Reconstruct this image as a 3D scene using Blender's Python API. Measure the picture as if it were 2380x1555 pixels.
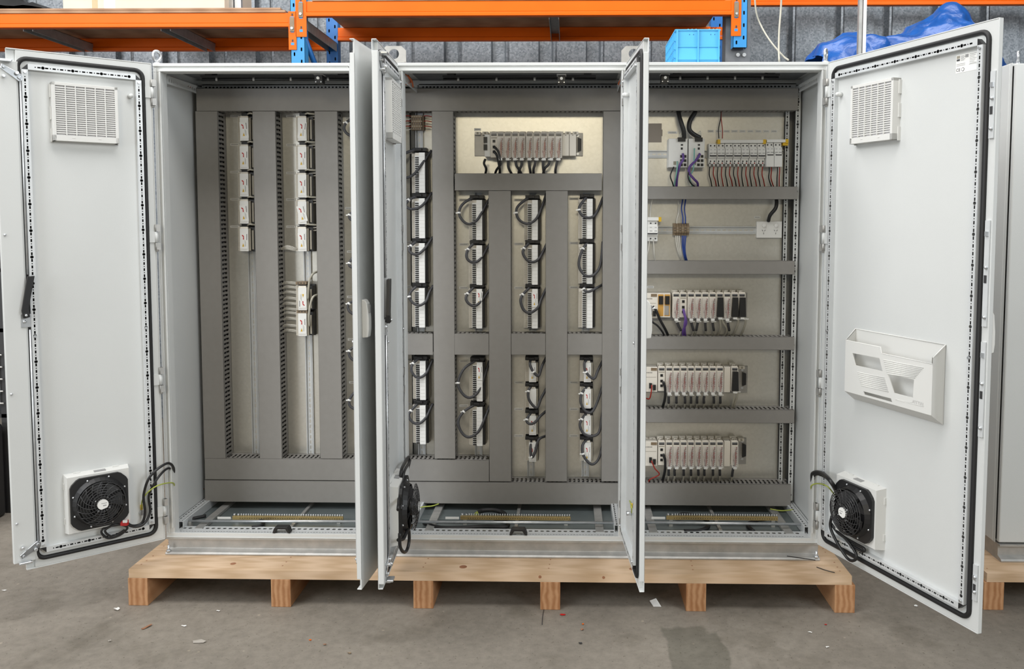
import bpy, math, random
import numpy as np
from mathutils import Vector, Matrix
random.seed(7)
for o in list(bpy.data.objects): bpy.data.objects.remove(o)
S = bpy.context.scene
COL = S.collection

# ---------------------------------------------------------------- camera
ZB = .2234                                    # underside of the enclosures above the floor
CAM = Vector((1.7124, -3.5109, 1.3669 + ZB))
YAW, PIT, ROL = [math.radians(a) for a in (-1.135, 3.8003, .0791)]
FPX = 1970.4997
PPX, PPY = 1190 + 90.2873, 777.5 - 140.466    # the photograph is cropped off centre
FWD = Vector((math.sin(YAW) * math.cos(PIT), math.cos(YAW) * math.cos(PIT), -math.sin(PIT)))
_r = Vector((math.cos(YAW), -math.sin(YAW), 0)); _u = _r.cross(FWD)
RGT = _r * math.cos(ROL) + _u * math.sin(ROL); UPV = _u * math.cos(ROL) - _r * math.sin(ROL)
cd = bpy.data.cameras.new('camera'); cam = bpy.data.objects.new('camera', cd); COL.objects.link(cam)
m3 = Matrix((RGT, UPV, -FWD)).transposed(); cam.matrix_world = Matrix.Translation(CAM) @ m3.to_4x4()
cd.sensor_fit = 'HORIZONTAL'; cd.sensor_width = 36; cd.lens = FPX / 2380 * 36
cd.shift_x = -90.2873 / 2380; cd.shift_y = -140.466 / 2380
cd.clip_start = .05; cd.clip_end = 100
S.camera = cam
# ---------------------------------------------------------------- world, daylight, lamps, added fills, exposure
W = bpy.data.worlds.new('warehouse_air'); S.world = W; W.use_nodes = True
bg = W.node_tree.nodes['Background']; bg.inputs[0].default_value = (.93, .97, 1, 1); bg.inputs[1].default_value = .10
def area(name, loc, target, sx, sy, power, col):
    l = bpy.data.lights.new(name, 'AREA'); l.shape = 'RECTANGLE'; l.size = sx; l.size_y = sy; l.energy = power; l.color = col
    o = bpy.data.objects.new(name, l); COL.objects.link(o); o.location = loc
    o.rotation_euler = (Vector(target) - Vector(loc)).to_track_quat('-Z', 'Y').to_euler()
area('ceiling_skylight', (-.9, -1.75, 5.2), (-.9, -1.4, 0), 9.4, 1.3, 300, (1, .98, .95))
area('roller_door_daylight', (-3.6, -4.6, 5.4), (2.0, 0, 1.1), 5, 2.5, 260, (.95, .98, 1))
area('high_bay_lamps', (1.33, -10.5, 4.0), (1.6, 0, 1.9), 2.5, 1.0, 125, (1, .89, .66))
area('front_fill', (-7.5, -11, 2.1), (1.8, 1.0, 1.6), 5, 2.6, 420, (.95, .98, 1))  # added fill from the far left front, brightens rear beams and door faces
area('side_window_daylight', (7.5, -5.2, 4.0), (1.0, 0, 1.2), 3, 2.4, 235, (.92, .97, 1))
area('rear_fill', (.6, 1.0, 5.0), (.6, 1.5, 1.5), 9, .8, 190, (1, .98, .95))  # added fill above the racking, brightens its beams and shelf undersides
S.view_settings.view_transform = 'Standard'; S.view_settings.look = 'None'; S.view_settings.gamma = 1
S.view_settings.use_curve_mapping = False; S.view_settings.exposure = 0.0

# ---------------------------------------------------------------- measuring helpers
def ray(x, y): return FWD + RGT * ((x - PPX) / FPX) - UPV * ((y - PPY) / FPX)
def at(x, y, Y):                              # photo point on the upright plane at depth Y
    d = ray(x, y); return CAM + d * ((Y - CAM.y) / d.y)
def atz(x, y, Z):
    d = ray(x, y); return CAM + d * ((Z - CAM.z) / d.z)

# ---------------------------------------------------------------- materials
MATS = {}
def mat(name, col, rough=.5, metal=0, spec=.5, **k):
    m = bpy.data.materials.new(name); m.use_nodes = True; nt = m.node_tree; b = nt.nodes['Principled BSDF']
    b.inputs['Base Color'].default_value = (*col, 1); b.inputs['Roughness'].default_value = rough
    b.inputs['Metallic'].default_value = metal; b.inputs['Specular IOR Level'].default_value = spec
    for a, v in k.items(): b.inputs[a.replace('_', ' ')].default_value = v
    MATS[name] = m; return m, nt, b
def node(nt, t, **k):
    n = nt.nodes.new(t)
    for a, v in k.items():
        if a in n.inputs.keys(): n.inputs[a].default_value = v
        else: setattr(n, a, v)
    return n
def coords(nt, scale=(1, 1, 1)):
    tc = node(nt, 'ShaderNodeTexCoord'); mp = node(nt, 'ShaderNodeMapping'); mp.inputs['Scale'].default_value = scale
    nt.links.new(tc.outputs['Object'], mp.inputs['Vector']); return mp.outputs[0]
def ramp(nt, fac, stops):
    r = node(nt, 'ShaderNodeValToRGB'); e = r.color_ramp.elements
    while len(e) < len(stops): e.new(.5)
    for i, (p, c) in enumerate(stops): e[i].position = p; e[i].color = (*c, 1)
    nt.links.new(fac, r.inputs[0]); return r.outputs[0]
def bump(nt, b, h, strength, dist):
    bp = node(nt, 'ShaderNodeBump'); bp.inputs['Strength'].default_value = strength; bp.inputs['Distance'].default_value = dist
    nt.links.new(h, bp.inputs['Height']); nt.links.new(bp.outputs[0], b.inputs['Normal'])
def noise(nt, v, scale, detail=3, rough=.5):
    n = node(nt, 'ShaderNodeTexNoise'); n.inputs['Scale'].default_value = scale; n.inputs['Detail'].default_value = detail
    n.inputs['Roughness'].default_value = rough; nt.links.new(v, n.inputs['Vector']); return n.outputs['Fac']
def mottled(name, c1, c2, scale, rough, metal=0, lo=.3, hi=.7, stretch=(1, 1, 1), bmp=0, bs=None, detail=4):
    m, nt, b = mat(name, c1, rough, metal); v = coords(nt, stretch); f = noise(nt, v, scale, detail)
    nt.links.new(ramp(nt, f, [(lo, c1), (hi, c2)]), b.inputs['Base Color'])
    if bmp: bump(nt, b, noise(nt, v, bs or scale, 2), bmp, .002)
    return m
mottled('paint', (.635, .65, .645), (.655, .67, .665), 3, .42, bmp=.12, bs=420)
mottled('plastic_white', (.70, .70, .68), (.72, .72, .70), 5, .45)
mottled('duct', (.250, .240, .226), (.266, .255, .240), 30, .55)
mottled('zinc', (.56, .58, .60), (.70, .72, .74), 30, .36, .85)
mottled('zinc_dull', (.40, .40, .39), (.52, .51, .49), 22, .5, .55)
mottled('rail_steel', (.62, .64, .65), (.68, .70, .71), 12, .42, .2)
mottled('floor_steel', (.20, .235, .24), (.25, .285, .29), 6, .4, .5)
# galvanised mounting plate with spangle
m, nt, b = mat('plate', (.7, .67, .58), .34, .76); v = coords(nt)
vo = node(nt, 'ShaderNodeTexVoronoi'); vo.inputs['Scale'].default_value = 90; nt.links.new(v, vo.inputs['Vector'])
nt.links.new(ramp(nt, vo.outputs['Color'], [(.2, (.70, .685, .63)), (.8, (.74, .725, .67))]), b.inputs['Base Color'])
# corrugated galvanised wall sheet
m, nt, b = mat('wall_sheet', (.4, .42, .45), .42, .6); v = coords(nt)
vo = node(nt, 'ShaderNodeTexVoronoi'); vo.inputs['Scale'].default_value = 85; vo.inputs['Randomness'].default_value = 1; nt.links.new(v, vo.inputs['Vector'])
c1 = ramp(nt, vo.outputs['Color'], [(.15, (.16, .178, .198)), (.85, (.29, .312, .335))])
c2 = ramp(nt, noise(nt, v, 1.6, 3), [(.35, (.62, .62, .62)), (.7, (1, 1, 1))])
mx = node(nt, 'ShaderNodeMix', data_type='RGBA', blend_type='MULTIPLY'); mx.inputs[0].default_value = 1
nt.links.new(c1, mx.inputs[6]); nt.links.new(c2, mx.inputs[7]); nt.links.new(mx.outputs[2], b.inputs['Base Color'])
mat('rubber', (.012, .012, .013), .55); mat('black', (.014, .014, .015), .42); mat('grille', (.03, .03, .032), .28); mat('dark', (.035, .035, .037), .6)
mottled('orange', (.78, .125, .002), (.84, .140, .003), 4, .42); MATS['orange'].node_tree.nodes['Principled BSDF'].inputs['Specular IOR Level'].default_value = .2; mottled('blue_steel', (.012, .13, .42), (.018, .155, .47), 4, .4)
mat('blue_paint', (.03, .27, .62), .4)
mat('cream', (.80, .755, .675), .5); mat('cream_dark', (.36, .33, .27), .6); mat('white', (.84, .84, .82), .45); mat('paper', (.86, .86, .84), .6)
mat('ink', (.05, .05, .055), .6); mat('ink_grey', (.32, .32, .32), .6); mat('red', (.50, .012, .012), .5); mat('yellow', (.72, .45, .02), .5)
mat('red_wire', (.34, .025, .015), .5); mat('brown_wire', (.20, .07, .035), .5); mat('tan_wire', (.42, .20, .10), .5); mat('purple', (.15, .075, .34), .45); mat('teal', (.25, .55, .48), .5)
mat('blue_wire', (.02, .06, .30), .45); mat('white_wire', (.70, .68, .62), .5); mat('gy_wire', (.36, .42, .07), .5)
mat('cable_grey', (.055, .055, .06), .5); mat('cable_light', (.46, .44, .37), .5)
mottled('brown', (.20, .145, .09), (.26, .19, .12), 40, .5)
mat('brass', (.62, .46, .20), .35, .7); mat('orange_plastic', (.62, .33, .07), .5)
mottled('zinc_dark', (.15, .16, .175), (.20, .21, .225), 20, .45, .4); mat('crate_red', (.32, .05, .02), .5); mat('lead_orange', (.55, .12, .03), .5); mat('tapegrey', (.27, .235, .20), .45)
mottled('filter', (.70, .69, .71), (.76, .75, .77), 300, .9)
mat('display', (.06, .06, .065), .25); mottled('metal_grey', (.38, .37, .36), (.46, .45, .43), 20, .4, .4)
m, nt, b = mat('clear', (.95, .93, .92), .12)
tr = node(nt, 'ShaderNodeBsdfTransparent'); ms = node(nt, 'ShaderNodeMixShader'); ms.inputs[0].default_value = .16
nt.links.new(tr.outputs[0], ms.inputs[1]); nt.links.new(b.outputs[0], ms.inputs[2])
nt.links.new(ms.outputs[0], nt.nodes['Material Output'].inputs[0])
# timber
def timber(name, c1, c2, ring, stretch):
    m, nt, b = mat(name, c1, .62, 0, .3); v = coords(nt, stretch)
    f = noise(nt, v, 6, 6, .62); w = node(nt, 'ShaderNodeTexWave'); w.inputs['Scale'].default_value = ring; w.inputs['Distortion'].default_value = 5
    w.inputs['Detail'].default_value = 3; nt.links.new(v, w.inputs['Vector'])
    mx = node(nt, 'ShaderNodeMix', data_type='FLOAT'); mx.inputs[0].default_value = .4
    nt.links.new(f, mx.inputs[2]); nt.links.new(w.outputs['Fac'], mx.inputs[3])
    nt.links.new(ramp(nt, mx.outputs[0], [(.25, c1), (.75, c2)]), b.inputs['Base Color']); bump(nt, b, f, .25, .002)
timber('pine', (.53, .365, .225), (.68, .50, .345), 5, (.3, 5, 5))
timber('hardwood', (.34, .155, .065), (.52, .29, .15), 3.5, (4, .6, 3))
timber('board', (.30, .17, .10), (.40, .245, .15), 3, (.5, 3, 3))
mottled('pine_knot', (.25, .10, .05), (.35, .16, .08), 40, .6)
mottled('cardboard', (.62, .53, .43), (.66, .57, .47), 6, .7); mat('tape', (.47, .36, .20), .4)
m, nt, b = mat('tarp', (.012, .10, .40), .33, 0, .6); v = coords(nt); f = noise(nt, v, 9, 4)
nt.links.new(ramp(nt, f, [(.3, (.004, .06, .27)), (.7, (.008, .10, .40))]), b.inputs['Base Color']); bump(nt, b, noise(nt, v, 14, 5), .5, .02)
mat('crate_blue', (.10, .47, .80), .38); mat('crate_dark', (.03, .15, .38), .45)
mat('leaf', (.32, .15, .08), .6); mat('debris', (.38, .35, .31), .8)
# concrete floor: mottling, dark worn patch, fine pits
m, nt, b = mat('concrete', (.25, .24, .22), .62, 0, .35); v = coords(nt)
f1 = noise(nt, v, 1.3, 5, .6); f2 = noise(nt, v, 26, 6, .7); f3 = noise(nt, v, 240, 2)
base = ramp(nt, f1, [(.3, (.195, .173, .145)), (.72, (.275, .246, .208))])
fine = ramp(nt, f2, [(.3, (.80, .80, .80)), (.62, (1.04, 1.04, 1.04))])
mx = node(nt, 'ShaderNodeMix', data_type='RGBA', blend_type='MULTIPLY'); mx.inputs[0].default_value = 1
nt.links.new(base, mx.inputs[6]); nt.links.new(fine, mx.inputs[7])
# stain with its own outline beside the pallet
sep = node(nt, 'ShaderNodeSeparateXYZ'); nt.links.new(v, sep.inputs[0])
def math_(op, a, b_):
    n = node(nt, 'ShaderNodeMath', operation=op)
    for i, q in enumerate((a, b_)):
        if isinstance(q, (int, float)): n.inputs[i].default_value = q
        else: nt.links.new(q, n.inputs[i])
    return n.outputs[0]
wob = math_('MULTIPLY', math_('SUBTRACT', noise(nt, v, 7, 4), .5), .30)
dx = math_('ABSOLUTE', math_('SUBTRACT', sep.outputs[0], 2.19), 0); dy = math_('ABSOLUTE', math_('SUBTRACT', sep.outputs[1], -.62), 0)
d = math_('MAXIMUM', math_('DIVIDE', dx, .115), math_('DIVIDE', dy, .33))
st = ramp(nt, math_('ADD', d, math_('MULTIPLY', wob, 2.2)), [(.90, (.66, .68, .66)), (.98, (1, 1, 1))])
mx2 = node(nt, 'ShaderNodeMix', data_type='RGBA', blend_type='MULTIPLY'); mx2.inputs[0].default_value = 1
nt.links.new(mx.outputs[2], mx2.inputs[6]); nt.links.new(st, mx2.inputs[7])
sp = ramp(nt, noise(nt, v, 60, 2, .9), [(.30, (.45, .42, .38)), (.36, (1, 1, 1))])
mx3 = node(nt, 'ShaderNodeMix', data_type='RGBA', blend_type='MULTIPLY'); mx3.inputs[0].default_value = .85
nt.links.new(mx2.outputs[2], mx3.inputs[6]); nt.links.new(sp, mx3.inputs[7])
mp = node(nt, 'ShaderNodeMapping'); mp.inputs['Scale'].default_value = (1, 5, 1); mp.inputs['Rotation'].default_value = (0, 0, .6); nt.links.new(v, mp.inputs['Vector'])
scr = ramp(nt, noise(nt, mp.outputs[0], 22, 4, .75), [(.66, (1, 1, 1)), (.74, (1.22, 1.22, 1.2))])
blot = ramp(nt, noise(nt, v, 3.1, 4, .62), [(.30, (.70, .69, .66)), (.47, (1, 1, 1))])
vs_ = node(nt, 'ShaderNodeTexVoronoi'); vs_.inputs['Scale'].default_value = 9; nt.links.new(v, vs_.inputs['Vector'])
chips = ramp(nt, vs_.outputs['Distance'], [(.045, (1.7, 1.65, 1.55)), (.06, (1, 1, 1))])
cur = mx3.outputs[2]
for layer, f in ((scr, .8), (blot, .9), (chips, .6)):
    q = node(nt, 'ShaderNodeMix', data_type='RGBA', blend_type='MULTIPLY'); q.inputs[0].default_value = f
    nt.links.new(cur, q.inputs[6]); nt.links.new(layer, q.inputs[7]); cur = q.outputs[2]
nt.links.new(cur, b.inputs['Base Color']); bump(nt, b, f3, .25, .002)

# ---------------------------------------------------------------- mesh builder
class M:
    """collects shapes, then links them as one mesh object; s mirrors local x"""
    def __init__(self, s=1, o=(0, 0, 0)): self.v = []; self.f = []; self.fm = []; self.ms = []; self.sm = []; self.s = s; self.o = Vector(o)
    def mi(self, m):
        if m not in self.ms: self.ms.append(m)
        return self.ms.index(m)
    def add(self, vs, fs, m, smooth=False):
        n = len(self.v); k = self.mi(m)
        for p in vs: self.v.append((self.s * (p[0] - self.o[0]), p[1] - self.o[1], p[2] - self.o[2]))
        for f in fs:
            f = [n + i for i in f]
            self.f.append(f[::-1] if self.s < 0 else f); self.fm.append(k); self.sm.append(smooth)
        return self
    def box(self, x0, x1, y0, y1, z0, z1, m):
        x0, x1 = min(x0, x1), max(x0, x1); y0, y1 = min(y0, y1), max(y0, y1); z0, z1 = min(z0, z1), max(z0, z1)
        v = [(x0, y0, z0), (x1, y0, z0), (x1, y1, z0), (x0, y1, z0), (x0, y0, z1), (x1, y0, z1), (x1, y1, z1), (x0, y1, z1)]
        return self.add(v, [(0, 3, 2, 1), (4, 5, 6, 7), (0, 1, 5, 4), (1, 2, 6, 5), (2, 3, 7, 6), (3, 0, 4, 7)], m)
    def quad(self, a, b, c, d, m): return self.add([a, b, c, d], [(0, 1, 2, 3)], m)
    def prism(self, pts, ax, a, b, m, smooth=False):
        """outline pts (2-D, other two axes in order) swept along axis ax from a to b"""
        def P(p, t): return {'x': (t, p[0], p[1]), 'y': (p[0], t, p[1]), 'z': (p[0], p[1], t)}[ax]
        n = len(pts); ar = sum(pts[i][0] * pts[(i + 1) % n][1] - pts[(i + 1) % n][0] * pts[i][1] for i in range(n))
        if (ar < 0) != (ax == 'y'): pts = pts[::-1]
        if b < a: a, b = b, a
        vs = [P(p, a) for p in pts] + [P(p, b) for p in pts]
        self.add(vs, [tuple(range(n))[::-1], tuple(range(n, 2 * n))], m)
        n0 = len(self.v) - 2 * n; k = self.mi(m)
        for i in range(n):
            f = [n0 + i, n0 + (i + 1) % n, n0 + n + (i + 1) % n, n0 + n + i]
            self.f.append(f[::-1] if self.s < 0 else f); self.fm.append(k); self.sm.append(smooth)
        return self
    def cyl(self, p, q, r, m, n=14, r2=None):
        p, q = Vector(p), Vector(q); d = (q - p).normalized(); a = d.orthogonal().normalized(); b = d.cross(a); r2 = r if r2 is None else r2
        vs = []
        for c, rr in ((p, r), (q, r2)):
            for i in range(n): t = 2 * math.pi * i / n; vs.append(c + (a * math.cos(t) + b * math.sin(t)) * rr)
        self.add(vs, [tuple(range(n))[::-1], tuple(range(n, 2 * n))], m)
        n0 = len(self.v) - 2 * n; k = self.mi(m)
        for i in range(n):
            f = [n0 + i, n0 + (i + 1) % n, n0 + n + (i + 1) % n, n0 + n + i]
            self.f.append(f[::-1] if self.s < 0 else f); self.fm.append(k); self.sm.append(True)
        return self
    def tube(self, pts, r, m, n=8, sub=6, closed=False):
        P = [Vector(p) for p in pts]
        if sub > 1: P = spline(P, sub, closed)
        N = len(P); vs = []; pa = None
        for i in range(N):
            if closed: t = P[(i + 1) % N] - P[i - 1]
            else: t = P[min(i + 1, N - 1)] - P[max(i - 1, 0)]
            t = t.normalized() if t.length > 1e-9 else Vector((0, 0, 1))
            a = (pa - t * pa.dot(t)) if pa else t.orthogonal()
            a.normalize(); pa = a; b = t.cross(a)
            for k in range(n): w = 2 * math.pi * k / n; vs.append(P[i] + (a * math.cos(w) + b * math.sin(w)) * r)
        fs = []
        for i in range(N if closed else N - 1):
            j = (i + 1) % N
            for k in range(n): fs.append((i * n + k, i * n + (k + 1) % n, j * n + (k + 1) % n, j * n + k))
        self.add(vs, fs, m, True)
        if not closed: self.f += [list(range(len(self.v) - len(vs), len(self.v) - len(vs) + n))[::-1], list(range(len(self.v) - n, len(self.v)))]; self.fm += [self.mi(m)] * 2; self.sm += [False] * 2
        return self
    def ball(self, c, r, m, n=10, sq=(1, 1, 1)):
        vs = []; fs = []; h = n // 2
        for i in range(h + 1):
            a = math.pi * i / h
            for k in range(n): w = 2 * math.pi * k / n; vs.append((c[0] + r * sq[0] * math.sin(a) * math.cos(w), c[1] + r * sq[1] * math.sin(a) * math.sin(w), c[2] + r * sq[2] * math.cos(a)))
        for i in range(h):
            for k in range(n): fs.append((i * n + k, (i + 1) * n + k, (i + 1) * n + (k + 1) % n, i * n + (k + 1) % n))
        return self.add(vs, fs, m, True)
    def build(self, name, parent=None, bevel=0, seg=2, label=None):
        me = bpy.data.meshes.new(name); me.from_pydata([tuple(p) for p in self.v], [], self.f)
        for m in self.ms: me.materials.append(MATS[m])
        me.polygons.foreach_set('material_index', self.fm); me.polygons.foreach_set('use_smooth', self.sm); me.validate(); me.update()
        o = bpy.data.objects.new(name, me); COL.objects.link(o)
        if parent: o.parent = parent
        if bevel:
            b = o.modifiers.new('bevel', 'BEVEL'); b.width = bevel; b.segments = seg; b.limit_method = 'ANGLE'; b.angle_limit = .6
        if label: o['label'] = label
        return o
def spline(P, sub, closed=False):
    out = []; n = len(P)
    for i in range(n if closed else n - 1):
        if closed: a, b, c, d = P[i - 1], P[i], P[(i + 1) % n], P[(i + 2) % n]
        else: b, c = P[i], P[i + 1]; a = P[i - 1] if i else b * 2 - c; d = P[i + 2] if i + 2 < n else c * 2 - b
        for k in range(sub):
            t = k / sub; out.append(.5 * ((2 * b) + (c - a) * t + (2 * a - 5 * b + 4 * c - d) * t * t + (3 * b - 3 * c + d - a) * t ** 3))
    if not closed: out.append(P[-1])
    return out
def tag(o, label, cat, group=None):
    o['label'] = label; o['category'] = cat
    if group: o['group'] = group
    return o
def thing(name, loc, label, cat, group=None):
    o = bpy.data.objects.new(name, None); COL.objects.link(o); o.location = loc; o.empty_display_size = .05
    return tag(o, label, cat, group)
def struct(o): o['kind'] = 'structure'; return o
def one(mb, name, label, cat, group=None, **k): return tag(mb.build(name, **k), label, cat, group)
def copy_thing(src, loc, label, group=None, skip=()):
    r = src.copy(); COL.objects.link(r); r.location = loc; r['label'] = label
    if group: r['group'] = group
    for ch in src.children:
        if ch.name.split('.')[0] in skip: continue
        c = ch.copy(); COL.objects.link(c); c.parent = r
        for g in ch.children: d = g.copy(); COL.objects.link(d); d.parent = c
    return r
ORD = ['topmost', 'second', 'third', 'fourth', 'fifth', 'sixth', 'seventh', 'eighth', 'ninth', 'tenth', 'eleventh', 'twelfth', 'thirteenth', 'fourteenth']
LORD = ['leftmost'] + ORD[1:]
def text_into(mb, txt, size, place, m):
    """flat lettering turned into mesh; place maps (x,y) of the text plane to a point"""
    cu = bpy.data.curves.new('lettering', 'FONT'); cu.body = txt; cu.size = size; cu.align_x = 'LEFT'
    ob = bpy.data.objects.new('lettering', cu); COL.objects.link(ob)
    dg = bpy.context.evaluated_depsgraph_get(); me = bpy.data.meshes.new_from_object(ob.evaluated_get(dg))
    mb.add([place(v.co.x, v.co.y) for v in me.vertices], [tuple(p.vertices) for p in me.polygons], m)
    bpy.data.objects.remove(ob); bpy.data.curves.remove(cu); bpy.data.meshes.remove(me)

# ================================================================ setting
m = M(); m.box(-9, 11, -9, 3.16, -.1, 0, 'concrete'); struct(m.build('floor'))
# corrugated sheet wall behind the racking
m = M(); x = -6.0; out = []
while x < 9:
    out += [(x, 3.05), (x + .012, 3.042), (x + .024, 3.05), (x + .245, 3.05), (x + .255, 3.115), (x + .345, 3.115), (x + .36, 3.05)]; x += .362
vs = [(p[0], p[1], 0) for p in out] + [(p[0], p[1], 6) for p in out]; n = len(out)
m.add(vs, [(i, i + 1, n + i + 1, n + i) for i in range(n - 1)], 'wall_sheet')
m.box(-6, 9, 3.13, 3.16, 0, 6, 'wall_sheet'); struct(m.build('wall_back'))

X1, X2, X3 = 1.0, 1.9657, 2.7754              # bay joints
HT = 2.0; DEP = .5
YT, YP = .33, .43                             # front of the wiring ducts, face of the mounting plates

def slots(L, period=.1):
    """hole list along a punched rail: (centre, half length, half width)"""
    out = []; n = int((L - .03) / .0125); off = (L - (n - 1) * .0125) / 2
    for i in range(n):
        k = i % 8; u = off + i * .0125
        out.append((u, .0055, .0056) if k == 0 else (u, .0019, .0020) if k % 2 == 0 else (u, .0056, .0027))
    return out
def punched(mb, O, e1, e2, L, w, holes, m):
    """flat strip from O along e1 (length L), width w along e2, with real rectangular openings on its centre line"""
    O, e1, e2 = Vector(O), Vector(e1), Vector(e2)
    def q(u0, u1, w0, w1):
        mb.quad(O + e1 * u0 + e2 * w0, O + e1 * u1 + e2 * w0, O + e1 * u1 + e2 * w1, O + e1 * u0 + e2 * w1, m)
    u = 0
    for c, h, hw in holes:
        if c - h <= u or c + h >= L: continue
        q(u, c - h, 0, w); q(c - h, c + h, 0, w / 2 - hw); q(c - h, c + h, w / 2 + hw, w)
        if hw > .003:                          # round the large holes
            for sx in (-1, 1):
                for sy in (-1, 1):
                    a = O + e1 * (c + sx * h) + e2 * (w / 2 + sy * hw); k = .0032
                    mb.add([a, a - e1 * sx * k, a - e2 * sy * k], [(0, 1, 2)], m)
        u = c + h
    q(u, L, 0, w)
def slotrow(L, pitch, half, hw, start=.02):
    out = []; u = start
    while u < L - start: out.append((u, half, hw)); u += pitch
    return out

# ================================================================ enclosures
def enclosure(xa, xb, label, left_end, right_end):
    c = thing('enclosure_cabinet', (xa, 0, ZB), label, 'electrical cabinet', 'bayed control cabinets on the pallet'); w = xb - xa
    P = 'paint'
    m = M()
    fw = .036
    for s in (0, 1):
        x0 = 0 if s == 0 else w - fw; xi = fw - .007 if s == 0 else w - fw
        m.box(x0, x0 + fw, 0, .045, 0, HT, P)
        m.box(xi, xi + .007, -.012, 0, .045, HT - .035, P)            # raised rain lip
        xo = .012 if s == 0 else w - .016
        m.box(xo, xo + .004, -.005, 0, .02, HT - .02, P)
        m.box(x0 if s == 0 else w - .02, (x0 if s == 0 else w - .02) + .02, .455, .5, 0, HT, P)
    m.box(.001, w - .001, -.001, .045, HT - .036, HT - .0005, P)
    m.box(fw - .0075, w - fw + .0075, -.0125, -.001, HT - .0355, HT - .028, P)
    m.box(.002, w - .002, -.007, -.001, HT - .014, HT - .001, P)
    m.box(.001, w - .001, -.0015, .012, .0005, .022, P); m.box(.002, w - .002, -.005, -.0015, .001, .006, P)
    m.box(.002, w - .002, .4, .499, HT - .03, HT - .006, P)
    m.build('frame', c, bevel=.003)
    m = M(); m.box(.0, w, .045, .5, HT - .004, HT + .001, P); m.build('roof_panel', c); m = M(); m.box(.036, w - .036, .05, .395, HT - .010, HT - .005, 'zinc_dark'); m.build('roof_dark_sheet', c)  # dark sheet under the roof panel, makes its underside darker
    m = M(); m.box(0, w, .494, .5, 0, HT, P); m.build('back_panel', c)
    if left_end: m = M(); m.box(0, .008, .045, .5, 0, HT, P); m.build('side_panel', c)
    if right_end: m = M(); m.box(w - .008, w, .045, .5, 0, HT, P); m.build('side_panel', c)
    m = M(); m.box(.03, w - .03, .05, .49, .004, .010, 'floor_steel')
    m.box(.06, w - .06, .20, .206, .010, .016, 'floor_steel'); m.box(w * .50, w * .50 + .014, .06, .48, .010, .02, 'zinc_dull')
    m.build('floor_panel', c, label='dark grey gland plate floor')
    m = M()                                                            # punched sill and depth rails
    punched(m, (fw, .001, .0225), (1, 0, 0), (0, 1, 0), w - 2 * fw, .026, slotrow(w - 2 * fw, .0125, .0042, .0017), 'rail_steel')
    punched(m, (fw, .027, .0225), (1, 0, 0), (0, 1, 0), w - 2 * fw, .048, slotrow(w - 2 * fw, .025, .0075, .0065), 'rail_steel')
    m.quad((fw, .075, .0225), (w - fw, .075, .0225), (w - fw, .075, .006), (fw, .075, .006), 'rail_steel')
    m.build('sill_rail', c)
    for s in (0, 1):
        if (s == 0 and not left_end) and False: continue
        m = M(); x0 = .012 if s == 0 else w - .048
        punched(m, (x0, .05, .05), (0, 1, 0), (-1, 0, 0) if False else (1, 0, 0), .40, .018, slotrow(.40, .025, .007, .003), 'rail_steel')
        punched(m, (x0 + .018, .05, .05), (0, 1, 0), (1, 0, 0), .40, .018, slotrow(.40, .0125, .003, .002), 'rail_steel')
        m.box(x0 + (.036 if s == 0 else -.002), x0 + (.038 if s == 0 else 0), .05, .45, .012, .05, 'rail_steel'); m.build('depth_rail', c)
        m = M(); x0 = .10 if s == 0 else w - .13
        m.box(x0, x0 + .035, .045, .46, .012, .024, 'zinc_dull'); m.build('floor_beam', c)
    # punched header at the back of the roof
    m = M(); punched(m, (.03, .40, HT - .048), (1, 0, 0), (0, 0, 1), w - .06, .02, slotrow(w - .06, .0167, .0055, .0035), 'paint'); m.box(.03, w - .03, .43, .432, HT - .06, HT - .004, 'dark')
    m.box(.03, w - .03, .40, .43, HT - .028, HT - .024, 'paint'); m.build('roof_rail', c)
    for s in (0, 1):
        m = M(); x0 = .008 if s == 0 else w - .034
        punched(m, (x0 + (.026 if s == 0 else 0), .05, HT - .075), (0, 1, 0), (0, 0, 1), .36, .03, slotrow(.36, .02, .004, .007), 'paint'); m.box(x0, x0 + .026, .05, .41, HT - .045, HT - .04, 'paint'); m.build('roof_depth_rail', c)
    m = M(); m.box(.02, w - .02 if not right_end else w - .066, YP, YP + .004, .10, HT - .045, 'plate'); m.build('mounting_plate', c, label='galvanised mounting plate')
    return c
CL = enclosure(0, X1, 'left cabinet of the row, both leaves open, two bare duct columns inside', True, False)
CMID = enclosure(X1, X2, 'middle cabinet of the row, with the brightly lit rack panel inside', False, False)
CR = enclosure(X2, X3, 'right cabinet of the row, breakers and horizontal ducts inside, single door open', False, True)
# punched uprights at the end of the right-hand plate
m = M(); w = X3 - X2
for x0, y0, ww in ((w - .075, .40, .016), (w - .040, .36, .02)):
    punched(m, (x0, y0, .06), (0, 0, 1), (1, 0, 0), 1.88, ww, slots(1.88), 'paint'); m.box(x0 + ww, x0 + ww + .002, y0, .46, .06, 1.94, 'paint'); m.box(x0, x0 + ww, y0 + .018, y0 + .02, .06, 1.94, 'dark')
m.build('punched_upright', CR)

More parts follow.
